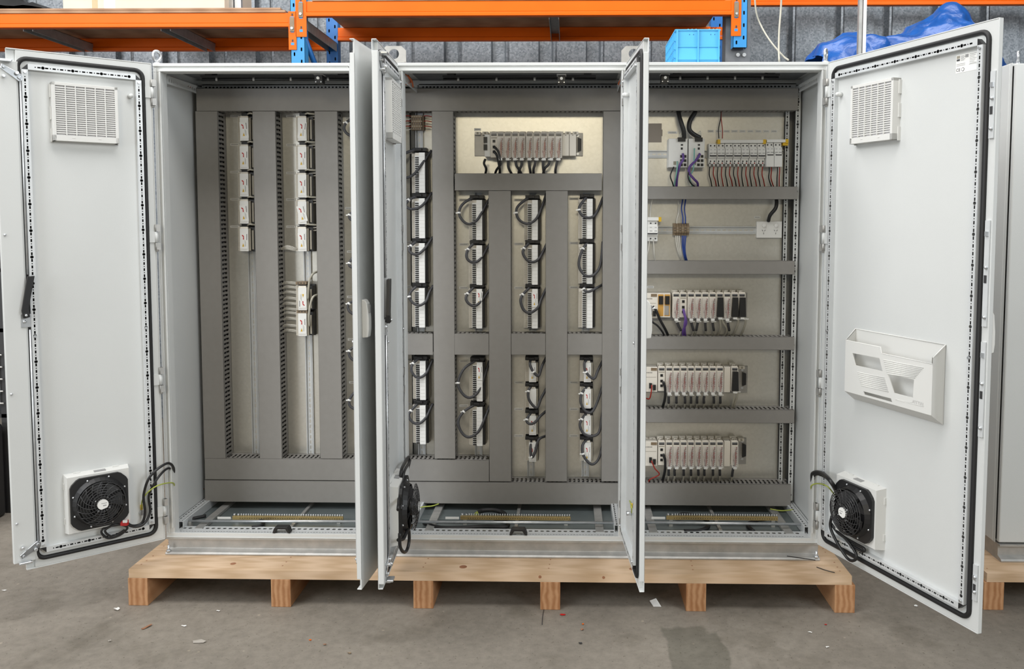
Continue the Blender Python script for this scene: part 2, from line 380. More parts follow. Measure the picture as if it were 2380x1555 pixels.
# galvanised plinth channel under all three
m = M(); HP = .0704; z0 = ZB - HP
prof = [(-.002, ZB), (.05, ZB), (.05, ZB - .004), (.016, ZB - .008), (.016, z0 + .018), (.012, z0 + .012), (-.006, z0 + .008), (-.012, z0 + .004), (-.010, z0), (.06, z0), (.06, z0), (.02, z0 + .004), (.02, z0 + .004), (-.002, ZB - .010)]
prof = [(-.002, ZB), (-.002, ZB - .008), (.014, ZB - .012), (.014, z0 + .020), (.004, z0 + .016), (-.012, z0 + .012), (-.018, z0 + .006), (-.016, z0), (.06, z0), (.06, ZB)]
m.prism(prof, 'x', .0, X3, 'zinc_dull'); m.box(0, .05, .06, .5, z0, ZB - .001, 'zinc_dull'); m.box(X3 - .05, X3, .06, .5, z0, ZB - .001, 'zinc_dull'); m.box(.05, X3 - .05, .44, .5, z0, ZB - .001, 'zinc_dull')
pl = thing('plinth', (X3 / 2, .25, z0), 'galvanised steel plinth channel between the row of cabinets and the pallet', 'plinth')
m.o = Vector((X3 / 2, .25, z0)); m.v = [(a - m.o.x, b - m.o.y, c - m.o.z) for a, b, c in m.v]; m.build('channel', pl, bevel=.002)
for xx in (.012, X3 - .014):
    m = M(o=pl.location); m.cyl((xx, -.008, z0 + .006), (xx, -.008, z0 + .04), .005, 'zinc', 10); m.cyl((xx, -.008, z0 + .012), (xx, -.008, z0 + .02), .010, 'zinc', 6); m.build('anchor_bolt', pl)

# ================================================================ doors
class Door: pass
def hang(cab, xh, s, w, deg, title):
    d = Door(); a = math.radians(deg); d.s = s; d.w = w
    d.H = Vector((xh, -.02, ZB)); d.u = Vector((s * math.cos(a), -math.sin(a), 0)); d.n = Vector((s * math.sin(a), math.cos(a), 0))
    mb = M(s); mb.box(.0, w, 0, .0035, .006, 1.994, 'paint')                     # folded sheet: skin and returned edges
    for b in ((0, .004, 0, .018, .006, 1.994), (w - .004, w, 0, .018, *((.045, 1.945) if w < .6 else (.006, 1.994))), (0, w, 0, .018, .006, .010), (0, w, 0, .018, 1.990, 1.994)): mb.box(*b, 'paint')
    mb.box(.004, w - .004, .003, .0165, .010, 1.990, 'paint') if w > .6 else (mb.box(.004, w - .03, .003, .0165, .010, 1.990, 'paint'), mb.box(w - .03, w - .004, .003, .0165, .045, 1.945, 'paint'))
    o = mb.build('door', cab, bevel=.002); o.location = d.H - cab.location; o.rotation_euler.z = -a if s > 0 else a
    if title: o['label'] = title
    d.o = o; return d
def dp(d, px, py, n=.018):
    r = ray(px, py); t = ((d.H + d.n * n - CAM).dot(d.n)) / r.dot(d.n); p = CAM + r * t - d.H
    return Vector((p.dot(d.u), n, p.z))
def fit_out(d, free_strip=True):
    s, w, o = d.s, d.w, d.o; n0 = .0165
    g = .036; r = .03; P = []
    for cx, cz, a0 in ((g + r, .042 + r, 180), (w - g - r, .042 + r, 270), (w - g - r, 1.960 - r, 0), (g + r, 1.960 - r, 90)):
        for k in range(7): t = math.radians(a0 + k * 15); P.append((cx + r * math.cos(t), n0 + .002, cz + r * math.sin(t)))
    mb = M(s); mb.tube(P, .0088, 'rubber', 8, 1, True); mb.build('gasket', o)
    i0, i1, z0, z1 = .066, w - .066, .088, 1.918; rw = .021
    nt_ = n0 + .019
    def rail(name, O, e1, e2, L):
        O, e1, e2 = Vector(O), Vector(e1), Vector(e2); mb = M(s); punched(mb, O, e1, e2, L, rw, slots(L), 'rail_steel')
        N = Vector((0, n0 - nt_, 0))
        for q in (O, O + e2 * rw): mb.quad(q, q + e1 * L, q + e1 * L + N, q + N, 'rail_steel')
        mb.quad(O + N * .96, O + e1 * L + N * .96, O + e1 * L + e2 * rw + N * .96, O + e2 * rw + N * .96, 'rubber')  # black backing stands in for the shade inside the hollow rail
        mb.build('punched_rail', o)
    rail('l', (i0 - rw, nt_, z0), (0, 0, 1), (1, 0, 0), z1 - z0); rail('r', (i1, nt_, z0), (0, 0, 1), (1, 0, 0), z1 - z0)
    rail('t', (i0, nt_, z1), (1, 0, 0), (0, 0, 1), i1 - i0); rail('b', (i0, nt_, z0 - rw), (1, 0, 0), (0, 0, 1), i1 - i0)
    for cx in (i0 - rw, i1):
        for cz in (z0 - rw, z1):
            mb = M(s); zz = cz; up = cz > 1
            out = [(cx, zz), (cx + rw, zz), (cx + rw, zz + rw), (cx, zz + rw)]
            k = 3 if (up and cx < .1) else 2 if up else 0 if cx < .1 else 1
            out.pop(k); mb.prism(out, 'y', n0, nt_, 'black'); mb.build('corner_cap', o)
    for cx in (i0 - rw / 2, i1 + rw / 2):
        for cz in (z0 + .01, (z0 + z1) / 2 - .09, z1 - .01):
            mb = M(s); mb.cyl((cx, nt_, cz), (cx, nt_ + .006, cz), .005, 'zinc', 8); mb.build('rail_screw', o)
    for zc in (1.875, 1.285, .690, .130):
        mb = M(s); mb.box(.006, .034, n0, n0 + .006, zc - .022, zc + .022, 'paint'); mb.cyl((.001, .022, zc - .022), (.001, .022, zc + .022), .007, 'paint', 10)
        for sg in (-1, 1):
            mb.cyl((-.001, .022, zc + sg * .024), (-.001, .022, zc + sg * .052), .0085, 'zinc_dull', 10); mb.box(-.010, .004, .022, .034, zc + sg * .024, zc + sg * .052, 'zinc_dull')
        mb.cyl((-.001, .022, zc - .060), (-.001, .022, zc - .05), .005, 'zinc_dull', 8); mb.build('hinge', o)
    mb = M(s); mb.cyl((.085, n0, 1.853), (.085, n0 + .020, 1.853), .009, 'paint', 10); mb.ball((.085, n0 + .020, 1.853), .009, 'paint'); mb.build('door_buffer', o)
    if free_strip:
        mb = M(s); mb.prism([(w - .052, n0), (w - .040, .024), (w - .028, .030), (w + .040, .031), (w + .043, .029), (w + .043, .010), (w + .040, .010), (w + .038, .024), (w - .004, .024), (w - .004, n0)], 'z', .045, 1.945, 'paint'); mb.build('edge_profile', o, bevel=.002)
def vent(d, u0, u1, v0, v1):
    mb = M(d.s); n0 = .0165; n1 = .052; wt = 'plastic_white'; fr = .011
    mb.box(u0, u0 + fr, n0, n1, v0, v1, wt); mb.box(u1 - fr, u1, n0, n1, v0, v1, wt); mb.box(u0, u1, n0, n1, v1 - fr, v1, wt); mb.box(u0, u1, n0, n1, v0, v0 + .022, wt)
    W_ = u1 - u0 - 2 * fr; H_ = v1 - v0 - fr - .022; N = 23
    for i in range(1, N):
        z = v0 + .022 + H_ * i / N; mb.box(u0 + fr, u1 - fr, n1 - .008, n1 - .001, z - .0021, z + .0021, wt)
    for i in range(1, 6): x = u0 + fr + W_ * i / 6; mb.box(x - .0018, x + .0018, n1 - .009, n1 + .0005, v0 + .022, v1 - fr, wt)
    for i in range(2): mb.box(u0 + (u1 - u0) * (.3 + .4 * i) - .006, u0 + (u1 - u0) * (.3 + .4 * i) + .006, n1, n1 + .001, v0 + .012, v0 + .014, wt)
    for k in (.12, .5, .88):
        for uu in (u0 - .004, u1): mb.box(uu, uu + .004, n0, n0 + .012, v0 + (v1 - v0) * k - .03, v0 + (v1 - v0) * k + .02, wt)
    mb.build('vent_frame', d.o, bevel=.001, seg=1, label='white plastic louvred vent frame')
    mb = M(d.s); mb.box(u0 + fr, u1 - fr, n0, n1 - .009, v0 + .022, v1 - fr, 'filter'); mb.build('filter_mat', d.o)
def fan(d, uc=.254, vc=.238):
    s, o = d.s, d.o; n0 = .0165; wt = 'plastic_white'
    mb = M(s); a, b = .117, .118; h = .058
    base = [(-a, -b), (a, -b), (a, b), (-a, b)]; top = [(-a + .006, -b + .006), (a - .006, -b + .006), (a - .006, b - .006), (-a + .006, b - .006)]
    vs = [(uc + x, n0, vc + z) for x, z in base] + [(uc + x, h, vc + z) for x, z in top]
    mb.add(vs, [(3, 2, 6, 7), (0, 4, 5, 1), (1, 5, 6, 2), (0, 3, 7, 4), (4, 7, 6, 5)], wt)
    for k in (-.07, .07):
        mb.box(uc + k - .012, uc + k + .012, n0, n0 + .01, vc + b - .001, vc + b + .002, wt); mb.box(uc + a - .001, uc + a + .002, n0, n0 + .01, vc + k - .012, vc + k + .012, wt); mb.box(uc - a - .002, uc - a + .001, n0, n0 + .01, vc + k - .012, vc + k + .012, wt)
    mb.box(uc - .03, uc + .012, .026, .046, vc + b - .006, vc + b - .0008, 'ink_grey'); mb.build('fan_housing', o, label='white plastic fan housing')
    mb = M(s); r = .104; c = .035; out = []
    for qx, qz in ((1, -1), (1, 1), (-1, 1), (-1, -1)):
        e = [(qx * r, qz * (r - c)), (qx * (r - .006), qz * (r - c + .012)), (qx * (r - c + .012), qz * (r - .006)), (qx * (r - c), qz * r)]
        out += e if qx * qz > 0 else e[::-1]
    N = len(out); ir = .086; inn = [(ir * math.cos(2 * math.pi * k / 32), ir * math.sin(2 * math.pi * k / 32)) for k in range(32)]
    mb.prism([(uc + x, vc + z) for x, z in out], 'y', h, h + .012, 'black')
    for k in range(32):                                                          # round shroud
        a0, a1 = 2 * math.pi * k / 32, 2 * math.pi * (k + 1) / 32; R0 = .098
        p = [(uc + R0 * math.cos(t), h + .012, vc + R0 * math.sin(t)) for t in (a0, a1)] + [(uc + ir * math.cos(t), h + .030, vc + ir * math.sin(t)) for t in (a1, a0)]
        mb.add(p, [(0, 1, 2, 3)], 'black', True)
    mb.build('fan_plate', o)
    mb = M(s)
    def dome(r): return h + .030 + .034 * math.sqrt(max(0, 1 - (r / .105) ** 2))
    for r in (.030, .040, .050, .059, .068, .077, .086):
        mb.tube([(uc + r * math.cos(k * math.pi / 12), dome(r), vc + r * math.sin(k * math.pi / 12)) for k in range(24)], .0017, 'grille', 5, 1, True)
    for k in range(18):
        P = []
        for i in range(7): r = .022 + .066 * i / 6; t = 2 * math.pi * k / 18 + .55 * (i / 6) ** 1.5; P.append((uc + r * math.cos(t), dome(r), vc + r * math.sin(t)))
        mb.tube(P, .0017, 'grille', 5, 1)
    mb.build('fan_grille', o)
    mb = M(s)
    for k in range(7):                                                           # blades at rest behind the guard
        t = 2 * math.pi * k / 7; P = []
        for rr, dt, dn in ((.03, 0, 0), (.082, .1, .004), (.082, .75, .022), (.03, .6, .02)): P.append((uc + rr * math.cos(t + dt), h + .014 + dn, vc + rr * math.sin(t + dt)))
        mb.add(P + [(p[0], p[1] - .002, p[2]) for p in P], [(0, 1, 2, 3), (7, 6, 5, 4), (0, 4, 5, 1), (1, 5, 6, 2), (2, 6, 7, 3), (3, 7, 4, 0)], 'dark')
    mb.cyl((uc, h + .012, vc), (uc, h + .048, vc), .033, 'black', 20); mb.build('fan_rotor', o)
    mb = M(s); hn = h + .0635; disc = [(uc + .020 * math.cos(t), vc + .020 * math.sin(t)) for t in [math.radians(a) for a in range(-75, 240, 15)]]
    mb.prism(disc, 'y', hn - .012, hn, 'paper'); mb.box(uc - .012, uc + .0, hn, hn + .0004, vc - .006, vc - .002, 'ink_grey'); mb.box(uc - .014, uc + .006, hn, hn + .0004, vc + .004, vc + .006, 'ink_grey'); mb.build('hub_label', o, label='round silver hub label')
    for k in range(4):
        t = math.radians(35 + 90 * k); mb = M(s); q = (uc + .030 * math.cos(t), hn - .004, vc + .030 * math.sin(t)); mb.ball(q, .0042, 'zinc', 8); mb.build('hub_screw', o)
    for k in range(8):
        t = math.radians(20 + 45 * k); mb = M(s); rr = .100; mb.ball((uc + rr * math.cos(t), h + .014, vc + rr * math.sin(t)), .0042, 'zinc', 8); mb.build('plate_screw', o)
def lock_rods(d, top=True):
    w = d.w; mb = M(d.s); u = w - .040
    mb.cyl((u, .033, .10), (u, .033, .94), .0035, 'zinc', 8); mb.cyl((u, .033, 1.15), (u, .033, 1.90), .0035, 'zinc', 8); mb.build('lock_rod', d.o)
    for z, sg in ((1.935, 1), (.055, -1)):
        mb = M(d.s); mb.prism([(w - .050, z - sg * .058), (w - .036, z - sg * .064), (w + .022, z - sg * .020), (w + .016, z - sg * .004), (w - .048, z - sg * .040)], 'y', .032, .036, 'zinc'); mb.box(w - .016, w + .026, .032, .050, z + sg * .010 - .003, z + sg * .010 + .003, 'zinc')
        mb.cyl((w - .038, .032, z - sg * .05), (w - .038, .044, z - sg * .05), .006, 'zinc', 10); mb.cyl((w + .010, .032, z - sg * .016), (w + .010, .044, z - sg * .016), .005, 'zinc', 10); mb.build('corner_latch', d.o, bevel=.001, seg=1)
        mb.cyl((w - .03, .03, z - sg * .035), (w - .03, .05, z - sg * .035), .007, 'zinc', 10); mb.cyl((w + .012, .03, z - sg * .05), (w + .012, .05, z - sg * .05), .006, 'zinc', 10); mb.box(w - .012, w + .028, .036, .06, z + sg * .006 - .004, z + sg * .006 + .004, 'zinc'); mb.build('corner_latch', d.o, bevel=.0015, seg=1)
def lever(d):
    mb = M(d.s); w = d.w; a = (w - .048, 1.145); b = (w - .024, .985)
    mb.prism([(a[0] - .012, a[1]), (a[0] + .012, a[1] - .002), (b[0] + .011, b[1] + .03), (b[0] + .006, b[1]), (b[0] - .016, b[1] + .004), (b[0] - .013, b[1] + .04)], 'y', .038, .052, 'black'); mb.cyl((b[0] - .004, .02, b[1] + .012), (b[0] - .004, .054, b[1] + .012), .009, 'black', 12); mb.build('lever_handle', d.o, bevel=.002)
    mb = M(d.s); mb.box(w - .05, w - .012, .028, .034, .95, 1.0, 'zinc'); mb.ball((b[0], .036, .972), .007, 'zinc'); mb.ball((b[0] - .003, .055, b[1] + .012), .005, 'zinc'); mb.build('lock_plate', d.o)
def outer_handle(d, e=0):
    mb = M(d.s); w = d.w + e; u0 = w - .075; u1 = w - .040
    side = [(0, .93), (-.022, .932), (-.026, .96), (-.026, 1.0), (-.020, 1.055), (-.012, 1.068), (0, 1.07)]
    mb.prism(side, 'x', u0, u1, 'white'); mb.box(u0 + .008, u1 - .008, -.0275, -.018, 1.02, 1.05, 'ink_grey'); mb.build('door_handle', d.o, bevel=.003)
DL = hang(CL, 0, 1, .5053, 139.147, 'far left door leaf seen from inside, with vent and fan')
DB = hang(CL, X1, -1, .4865, 85.571, 'door leaf seen edge-on showing its outer face and handle')
DA = hang(CMID, X1, 1, .4818, 87.47, 'door leaf seen nearly edge-on with vent, lever and fan')
DC = hang(CMID, X2, -1, .4822, 93.484, 'plain door leaf seen edge-on in front of the right cabinet')
DR = hang(CR, X3, -1, .8199, 111.49, 'wide right-hand door seen from inside, with document pocket')
for d in (DL, DB, DA, DC, DR): fit_out(d, d in (DL, DA))
for d in (DL, DA): vent(d, .138, .366, 1.658, 1.879); fan(d); lock_rods(d); lever(d)
outer_handle(DB); outer_handle(DC); outer_handle(DR, .028)
vent(DR, .180, .405, 1.650, 1.870); fan(DR, .272, .244)
for b in range(3):                                                               # screws down the edge profile of the far left leaf
    mb = M(1); mb.ball((DL.w + .028, .032, (1.30, .70, .20)[b]), .005, 'zinc', 8); mb.build('profile_screw', DL.o)
# latch plates along the free edge of the right door
for v0, v1 in ((1.62, 1.83), (1.02, 1.36), (.66, .97), (.115, .235)):
    mb = M(DR.s); w = DR.w; mb.box(w - .023, w - .006, .0165, .023, v0, v1, 'rail_steel'); zc = (v0 + v1) / 2
    mb.ball((w - .012, .026, v0 + .03), .006, 'zinc'); mb.ball((w - .012, .026, zc + .02), .006, 'zinc'); mb.box(w - .02, w - .008, .023, .028, v1 - .05, v1 - .035, 'zinc'); mb.box(w - .02, w - .010, .023, .0245, zc - .03, zc - .005, 'dark'); mb.build('latch_plate', DR.o)
# printed rating label on the right door
mb = M(DR.s); nn = .0165
mb.box(.652, .742, nn, nn + .0006, 1.846, 1.905, 'paper')
def lab(u0, u1, z0, z1, m): mb.box(u0, u1, nn + .0006, nn + .0011, z0, z1, m)
lab(.655, .668, 1.893, 1.902, 'cream_dark'); lab(.655, .668, 1.885, 1.891, 'ink'); lab(.690, .703, 1.892, 1.902, 'ink_grey')
for i in range(5): lab(.672, .686 + .004 * (i % 2), 1.8985 - i * .0035, 1.8998 - i * .0035, 'ink_grey')
for i in range(7): lab(.708, .735 - .004 * (i % 3), 1.900 - i * .005, 1.9012 - i * .005, 'ink_grey')
for i in range(2): lab(.655, .69, 1.874 - i * .005, 1.8752 - i * .005, 'ink_grey')
lab(.706, .740, 1.867, 1.868, 'ink_grey'); mb.cyl((.6815, nn + .0006, 1.8555), (.6815, nn + .0011, 1.8555), .006, 'ink', 16); mb.cyl((.6815, nn + .001, 1.8555), (.6815, nn + .0014, 1.8555), .0045, 'paper', 16)
text_into(mb, 'CE', .014, lambda x, y: (.654 + x, nn + .0012, 1.851 + y), 'ink')
mb.build('rating_label', DR.o, label='white printed rating label')
# document pocket on the right door
mb = M(DR.s); nb, nf = .0165, .085; bz = [dp(DR, *p, n=nb) for p in ((1990, 765), (2197, 800), (2195, 990), (1984, 925))]; fz = [dp(DR, *p, n=nf) for p in ((1964, 790), (2166, 832), (2166, 965), (1964, 910))]
bu0, bu1, bv0, bv1 = (bz[0].x + bz[3].x) / 2, (bz[1].x + bz[2].x) / 2, (bz[2].z + bz[3].z) / 2, (bz[0].z + bz[1].z) / 2
fu0, fu1, fv0, fv1 = (fz[0].x + fz[3].x) / 2, (fz[1].x + fz[2].x) / 2, (fz[2].z + fz[3].z) / 2, (fz[0].z + fz[1].z) / 2
print('pocket', bu0, bu1, bv0, bv1, '|', fu0, fu1, fv0, fv1)
from mathutils.geometry import tessellate_polygon
wt = 'plastic_white'
def pk(x, y): p = dp(DR, 1780 + x / 3.887, 800 + y / 3.887, n=nf); return (p.x, p.z)
step = pk(1035, 30)[0]; lowtop = fv1 - .022
outer = [(fu0, fv0), (fu1, fv0), (fu1, lowtop), (step + .006, lowtop), (step, fv1), (fu0, fv1)]
H1 = [pk(*p) for p in ((780, 80), (1025, 125), (1055, 245), (810, 190))]; H2 = [pk(*p) for p in ((1100, 265), (1338, 320), (1328, 485), (1158, 440))]; H3 = [pk(*p) for p in ((880, 425), (1130, 490), (1140, 525), (890, 455))]
loops = [[Vector((p[0], p[1], 0)) for p in L] for L in (outer, H1, H2, H3)]
tris = tessellate_polygon(loops); flat = [p for L in loops for p in L]
mb = M(DR.s)
for y, fl in ((nf, 1), (nf - .003, 0)): mb.add([(p.x, y, p.y) for p in flat], [tuple(t) for t in tris], wt)
for L in loops:
    for i in range(len(L)): a, b = L[i], L[(i + 1) % len(L)]; mb.quad((a.x, nf, a.y), (b.x, nf, b.y), (b.x, nf - .003, b.y), (a.x, nf - .003, a.y), wt)
B = [(bu0, nb + .002, bv0), (bu1, nb + .002, bv0), (bu1, nb + .002, bv1), (bu0, nb + .002, bv1)]
F = [(fu0, nf, fv0), (fu1, nf, fv0), (fu1, nf, fv1), (fu0, nf, fv1)]
mb.quad(*B, wt); mb.quad(B[0], B[1], F[1], F[0], wt); mb.quad(B[1], B[2], F[2], F[1], wt); mb.quad(B[3], B[0], F[0], F[3], wt)
t = .004
mb.quad((B[1][0] - t, nb, B[1][2]), (B[2][0] - t, nb, B[2][2]), (F[2][0] - t, nf, F[2][2]), (F[1][0] - t, nf, F[1][2]), wt)
mb.quad((B[3][0] + t, nb, B[3][2]), (B[0][0] + t, nb, B[0][2]), (F[0][0] + t, nf, F[0][2]), (F[3][0] + t, nf, F[3][2]), wt)
for a, b in ((B[2], F[2]), (B[3], F[3]), (B[2], B[3])): mb.tube([a, b], .0022, wt, 6, 1)
mb.tube([(p[0], nf - .0015, p[1]) for p in outer[2:]], .0022, wt, 6, 1)
for x0, y0, x1, y1, x2, y2, x3, y3, n in ((1062, 140, 1425, 215, 1097, 268, 1350, 305, 8), (828, 252, 1075, 305, 862, 372, 1110, 430, 8)):
    for i in range(n):
        k = i / (n - 1); a = pk(x0 + (x2 - x0) * k, y0 + (y2 - y0) * k); b = pk(x1 + (x3 - x1) * k, y1 + (y3 - y1) * k); mb.tube([(a[0], nf, a[1]), (b[0], nf, b[1])], .0018, wt, 6, 1)
for p, q in (((1170, 495), (1320, 530)), ((1170, 502), (1425, 565))): a, b = pk(*p), pk(*q); mb.tube([(a[0], nf, a[1]), (b[0], nf, b[1])], .0009, wt, 5, 1)
a = pk(1325, 528); b = pk(1422, 552); L0 = math.hypot(b[0] - a[0], b[1] - a[1])
for dy in (0, .0012): text_into(mb, 'RITTAL', .0165, lambda x, y: (a[0] + x, nf + .0015 - dy * .5, a[1] + y), 'filter' if dy else wt)
mb.build('document_pocket', DR.o, label='white plastic document pocket with two windows')

# ================================================================ wiring ducts
G_D = 'grey slotted wiring ducts'
def duct(px, orient, label, w=None):
    """px = two opposite corners of the cover in the photo, standing on the plane of the duct fronts"""
    x0, y0, x1, y1 = px
    if orient == 'v': ym = (y0 + y1) / 2; xa, xb = at(x0, ym, YT).x, at(x1, ym, YT).x; xm = (x0 + x1) / 2; za, zb = at(xm, y1, YT).z, at(xm, y0, YT).z
    else: xm = (x0 + x1) / 2; ym = (y0 + y1) / 2; xa, xb = at(x0, ym, YT).x, at(x1, ym, YT).x; za, zb = at(xm, y1, YT).z, at(xm, y0, YT).z
    c = ((xa + xb) / 2, YP, (za + zb) / 2); r = thing('wiring_duct', c, label, 'wiring duct', G_D)
    m = M(o=c); m.box(xa, xb, YT, YT + .0025, za, zb, 'duct')
    if orient == 'v': m.box(xa, xa + .002, YT, YT + .012, za, zb, 'duct'); m.box(xb - .002, xb, YT, YT + .012, za, zb, 'duct')
    else: m.box(xa, xb, YT, YT + .012, za, za + .002, 'duct'); m.box(xa, xb, YT, YT + .012, zb - .002, zb, 'duct')
    m.build('cover', r, bevel=.0008, seg=1)
    m = M(o=c); e = .0028; lo, hi = (za, zb) if orient == 'v' else (xa, xb); yb = YP - .024
    m.box(xa + e, xb - e, YP - .002, YP, za + e, zb - e, 'duct')
    for side in (0, 1):
        s0 = ((xa + e, xa + e + .002) if side == 0 else (xb - e - .002, xb - e)) if orient == 'v' else ((za + e, za + e + .002) if side == 0 else (zb - e - .002, zb - e))
        if orient == 'v': m.box(s0[0], s0[1], yb, YP, za, zb, 'duct')
        else: m.box(xa, xb, yb, YP, s0[0], s0[1], 'duct')
        p = lo + .004
        while p < hi - .014:
            if orient == 'v': m.box(s0[0], s0[1], YT + .003, yb, p, p + .0108, 'duct'); m.box(s0[0], s0[1], YT + .046, YT + .049, p + .0108, p + .016, 'duct')
            else: m.box(p, p + .0108, YT + .003, yb, s0[0], s0[1], 'duct'); m.box(p + .0108, p + .016, YT + .045, YT + .050, s0[0], s0[1], 'duct')
            p += .0205
    m.build('slotted_body', r)
    m = M(o=c); hw = ((xb - xa) if orient == 'v' else (zb - za)) / 2 - .016; rr = min(.022, hw * .6)
    for k, (a, dy) in enumerate(((-.6, .045), (.1, .030), (.65, .050), (-.25, .070), (.5, .076))):
        if orient == 'v': m.cyl((c[0] + a * hw, YT + dy, za + .03), (c[0] + a * hw, YT + dy, zb - .03), rr, 'cable_grey', 8)
        else: m.cyl((xa + .03, YT + dy, c[2] + a * hw), (xb - .03, YT + dy, c[2] + a * hw), rr, 'cable_grey', 8)
    m.build('cable_fill', r)
    return r
duct((456, 205, 909, 258), 'h', 'horizontal duct across the top of the left cabinet')
duct((464, 258.5, 515, 1066), 'v', 'upright duct beside the left side wall of the left cabinet')
duct((595, 258.5, 647.6, 1066), 'v', 'upright duct between the two sticker module columns in the left cabinet')
duct((737.6, 258.5, 790, 1066), 'v', 'upright duct right of the second module column, partly behind the edge-on door')
duct((476, 1067, 1136.5, 1117), 'h', 'long horizontal duct above the bottom run, left and middle cabinets', 0)
duct((476, 1119.5, 1449, 1170), 'h', 'lowest long horizontal duct running under the left and middle plates')
duct((911, 205, 1449, 258), 'h', 'horizontal duct across the top of the middle cabinet')
duct((879, 258.5, 926, 1066), 'v', 'upright duct hidden behind the edge-on doors at the middle cabinet')
duct((1006.5, 258.5, 1055.9, 1066), 'v', 'long upright duct left of the lit rack panel')
duct((1057, 403, 1399, 443), 'h', 'short horizontal duct directly under the lit rack panel')
duct((1136.4, 443.6, 1187.9, 1119), 'v', 'upright duct between the second and third terminal columns of the middle cabinet')
duct((1268, 443.6, 1319, 1119), 'v', 'upright duct between the third and fourth terminal columns of the middle cabinet')
duct((1399.8, 258.5, 1449, 1119), 'v', 'upright duct at the right end of the middle cabinet')
duct((927, 775.6, 1006, 825), 'h', 'short crossing duct halfway down the first terminal column')
duct((1056.4, 775.6, 1136, 825), 'h', 'short crossing duct halfway down the second terminal column')
duct((1188.4, 775.6, 1267.6, 825), 'h', 'short crossing duct halfway down the third terminal column')
duct((1319.4, 775.6, 1399.4, 825), 'h', 'short crossing duct halfway down the fourth terminal column')
duct((1470, 205, 1855, 257), 'h', 'horizontal duct across the top of the right cabinet')
for (y0, y1, xr), lb in zip(((433.4, 463.3, 1853), (605.8, 637.5, 1847), (782.5, 813, 1846), (951.8, 983, 1846), (1124.7, 1175.6, 1838)),
        ('horizontal duct under the white breaker row', 'horizontal duct under the power socket', 'horizontal duct under the rack with the purple cable', 'horizontal duct under the middle one of the three stacked racks', 'lowest duct of the right cabinet, under the bottom rack')):
    duct((1470, y0, xr, y1), 'h', lb)

# ================================================================ mounting rails
def din(px, orient, label):
    x0, y0, x1, y1 = px
    a, b = at(x0, y0, YP - .008), at(x1, y1, YP - .008); m = M(); h = .0175
    c = Vector(((a.x + b.x) / 2, YP, (a.z + b.z) / 2)); L = (abs(a.z - b.z) if orient == 'v' else abs(a.x - b.x)); e1 = Vector((0, 0, 1)) if orient == 'v' else Vector((1, 0, 0)); e2 = Vector((1, 0, 0)) if orient == 'v' else Vector((0, 0, 1))
    lo = -L / 2
    def bx(u0, u1, y0_, y1_):                                  # along whole length
        p = e1 * lo + e2 * u0; q = e1 * -lo + e2 * u1; m.box(p.x, q.x, -y1_, -y0_, p.z, q.z, 'rail_steel')
    bx(-.0175, -.0125, .0065, .0078); bx(.0125, .0175, .0065, .0078); bx(-.0135, -.0122, .0, .0078); bx(.0122, .0135, .0, .0078)
    punched(m, e1 * lo + e2 * -.0125 + Vector((0, -.0012, 0)), e1, e2, L, .025, slotrow(L, .025, .008, .003), 'rail_steel')
    return tag_at(m, c, label)
def tag_at(m, c, label):
    o = m.build('mounting_rail'); o.location = c; return tag(o, label, 'mounting rail', 'punched mounting rails')
din((585, 262, 588, 1062), 'v', 'tall mounting rail bare below the five modules of the first column')
din((713, 262, 717, 1062), 'v', 'tall mounting rail carrying the module column with white wires at left')
din((848, 262, 850, 1062), 'v', 'mounting rail behind the edge-on door leaf in the left cabinet')
din((975, 262, 977, 773), 'v', 'mounting rail below the brown terminals of the middle cabinet')
din((978, 828, 981, 1062), 'v', 'mounting rail under the lower pair of blocks, first terminal column')
din((1112, 448, 1112, 772), 'v', 'mounting rail behind the upper blocks of the second terminal column')
din((1112, 828, 1112, 1064), 'v', 'mounting rail behind the lower blocks of the second terminal column')
din((1238, 448, 1238, 772), 'v', 'mounting rail behind the upper blocks of the third terminal column')
din((1234, 828, 1234, 1108), 'v', 'mounting rail behind the four short blocks of the third column')
din((1362, 448, 1362, 772), 'v', 'mounting rail behind the upper blocks of the fourth terminal column')
din((1361, 828, 1361, 1108), 'v', 'mounting rail behind the four short blocks of the fourth column')
din((1472, 361, 1836, 356), 'h', 'mounting rail behind the network switches and breaker row')
din((1472, 536, 1758, 534), 'h', 'mounting rail left of the power socket')

# ================================================================ field modules
def dots(m, x0, x1, y, z0, z1, nx, nz, r, mt):
    for i in range(nx):
        for j in range(nz):
            x = x0 + (x1 - x0) * (i + .5) / nx; z = z0 + (z1 - z0) * (j + .5) / nz; m.box(x - r, x + r, y - .0006, y + .001, z - r, z + r, mt)
def sticker(root, x, y, z, flip=False, tilt=0, sc=1):
    m = M(); w, h = .0135 * sc, .034 * (1 + (sc - 1) * .25); k = -1 if flip else 1
    m.box(-w, w, -.0006, 0, -h, h, 'paper')
    def q(pts, mt): m.prism([(k * a * w, k * b * h) for a, b in pts], 'y', -.0012, -.0005, mt)
    q([(-.55, .72), (-.35, .72), (-.05, .58), (-.02, .15), (-.28, .18), (-.22, .5), (-.55, .62)], 'red'); q([(-.45, -.72), (.05, -.72), (-.2, -.30)], 'yellow'); q([(-.23, -.62), (-.17, -.62), (-.17, -.46), (-.23, -.46)], 'ink')
    q([(.62, .1), (.74, .1), (.74, .85), (.62, .85)], 'ink'); q([(.2, -.7), (.26, -.7), (.26, .1), (.2, .1)], 'ink_grey'); q([(.42, -.7), (.48, -.7), (.48, -.05), (.42, -.05)], 'ink_grey')
    o = m.build('sticker', root, label='white warning sticker with a red hook mark and yellow triangle'); o.location = (x, y, z); o.rotation_euler = (0, tilt, 0); return o
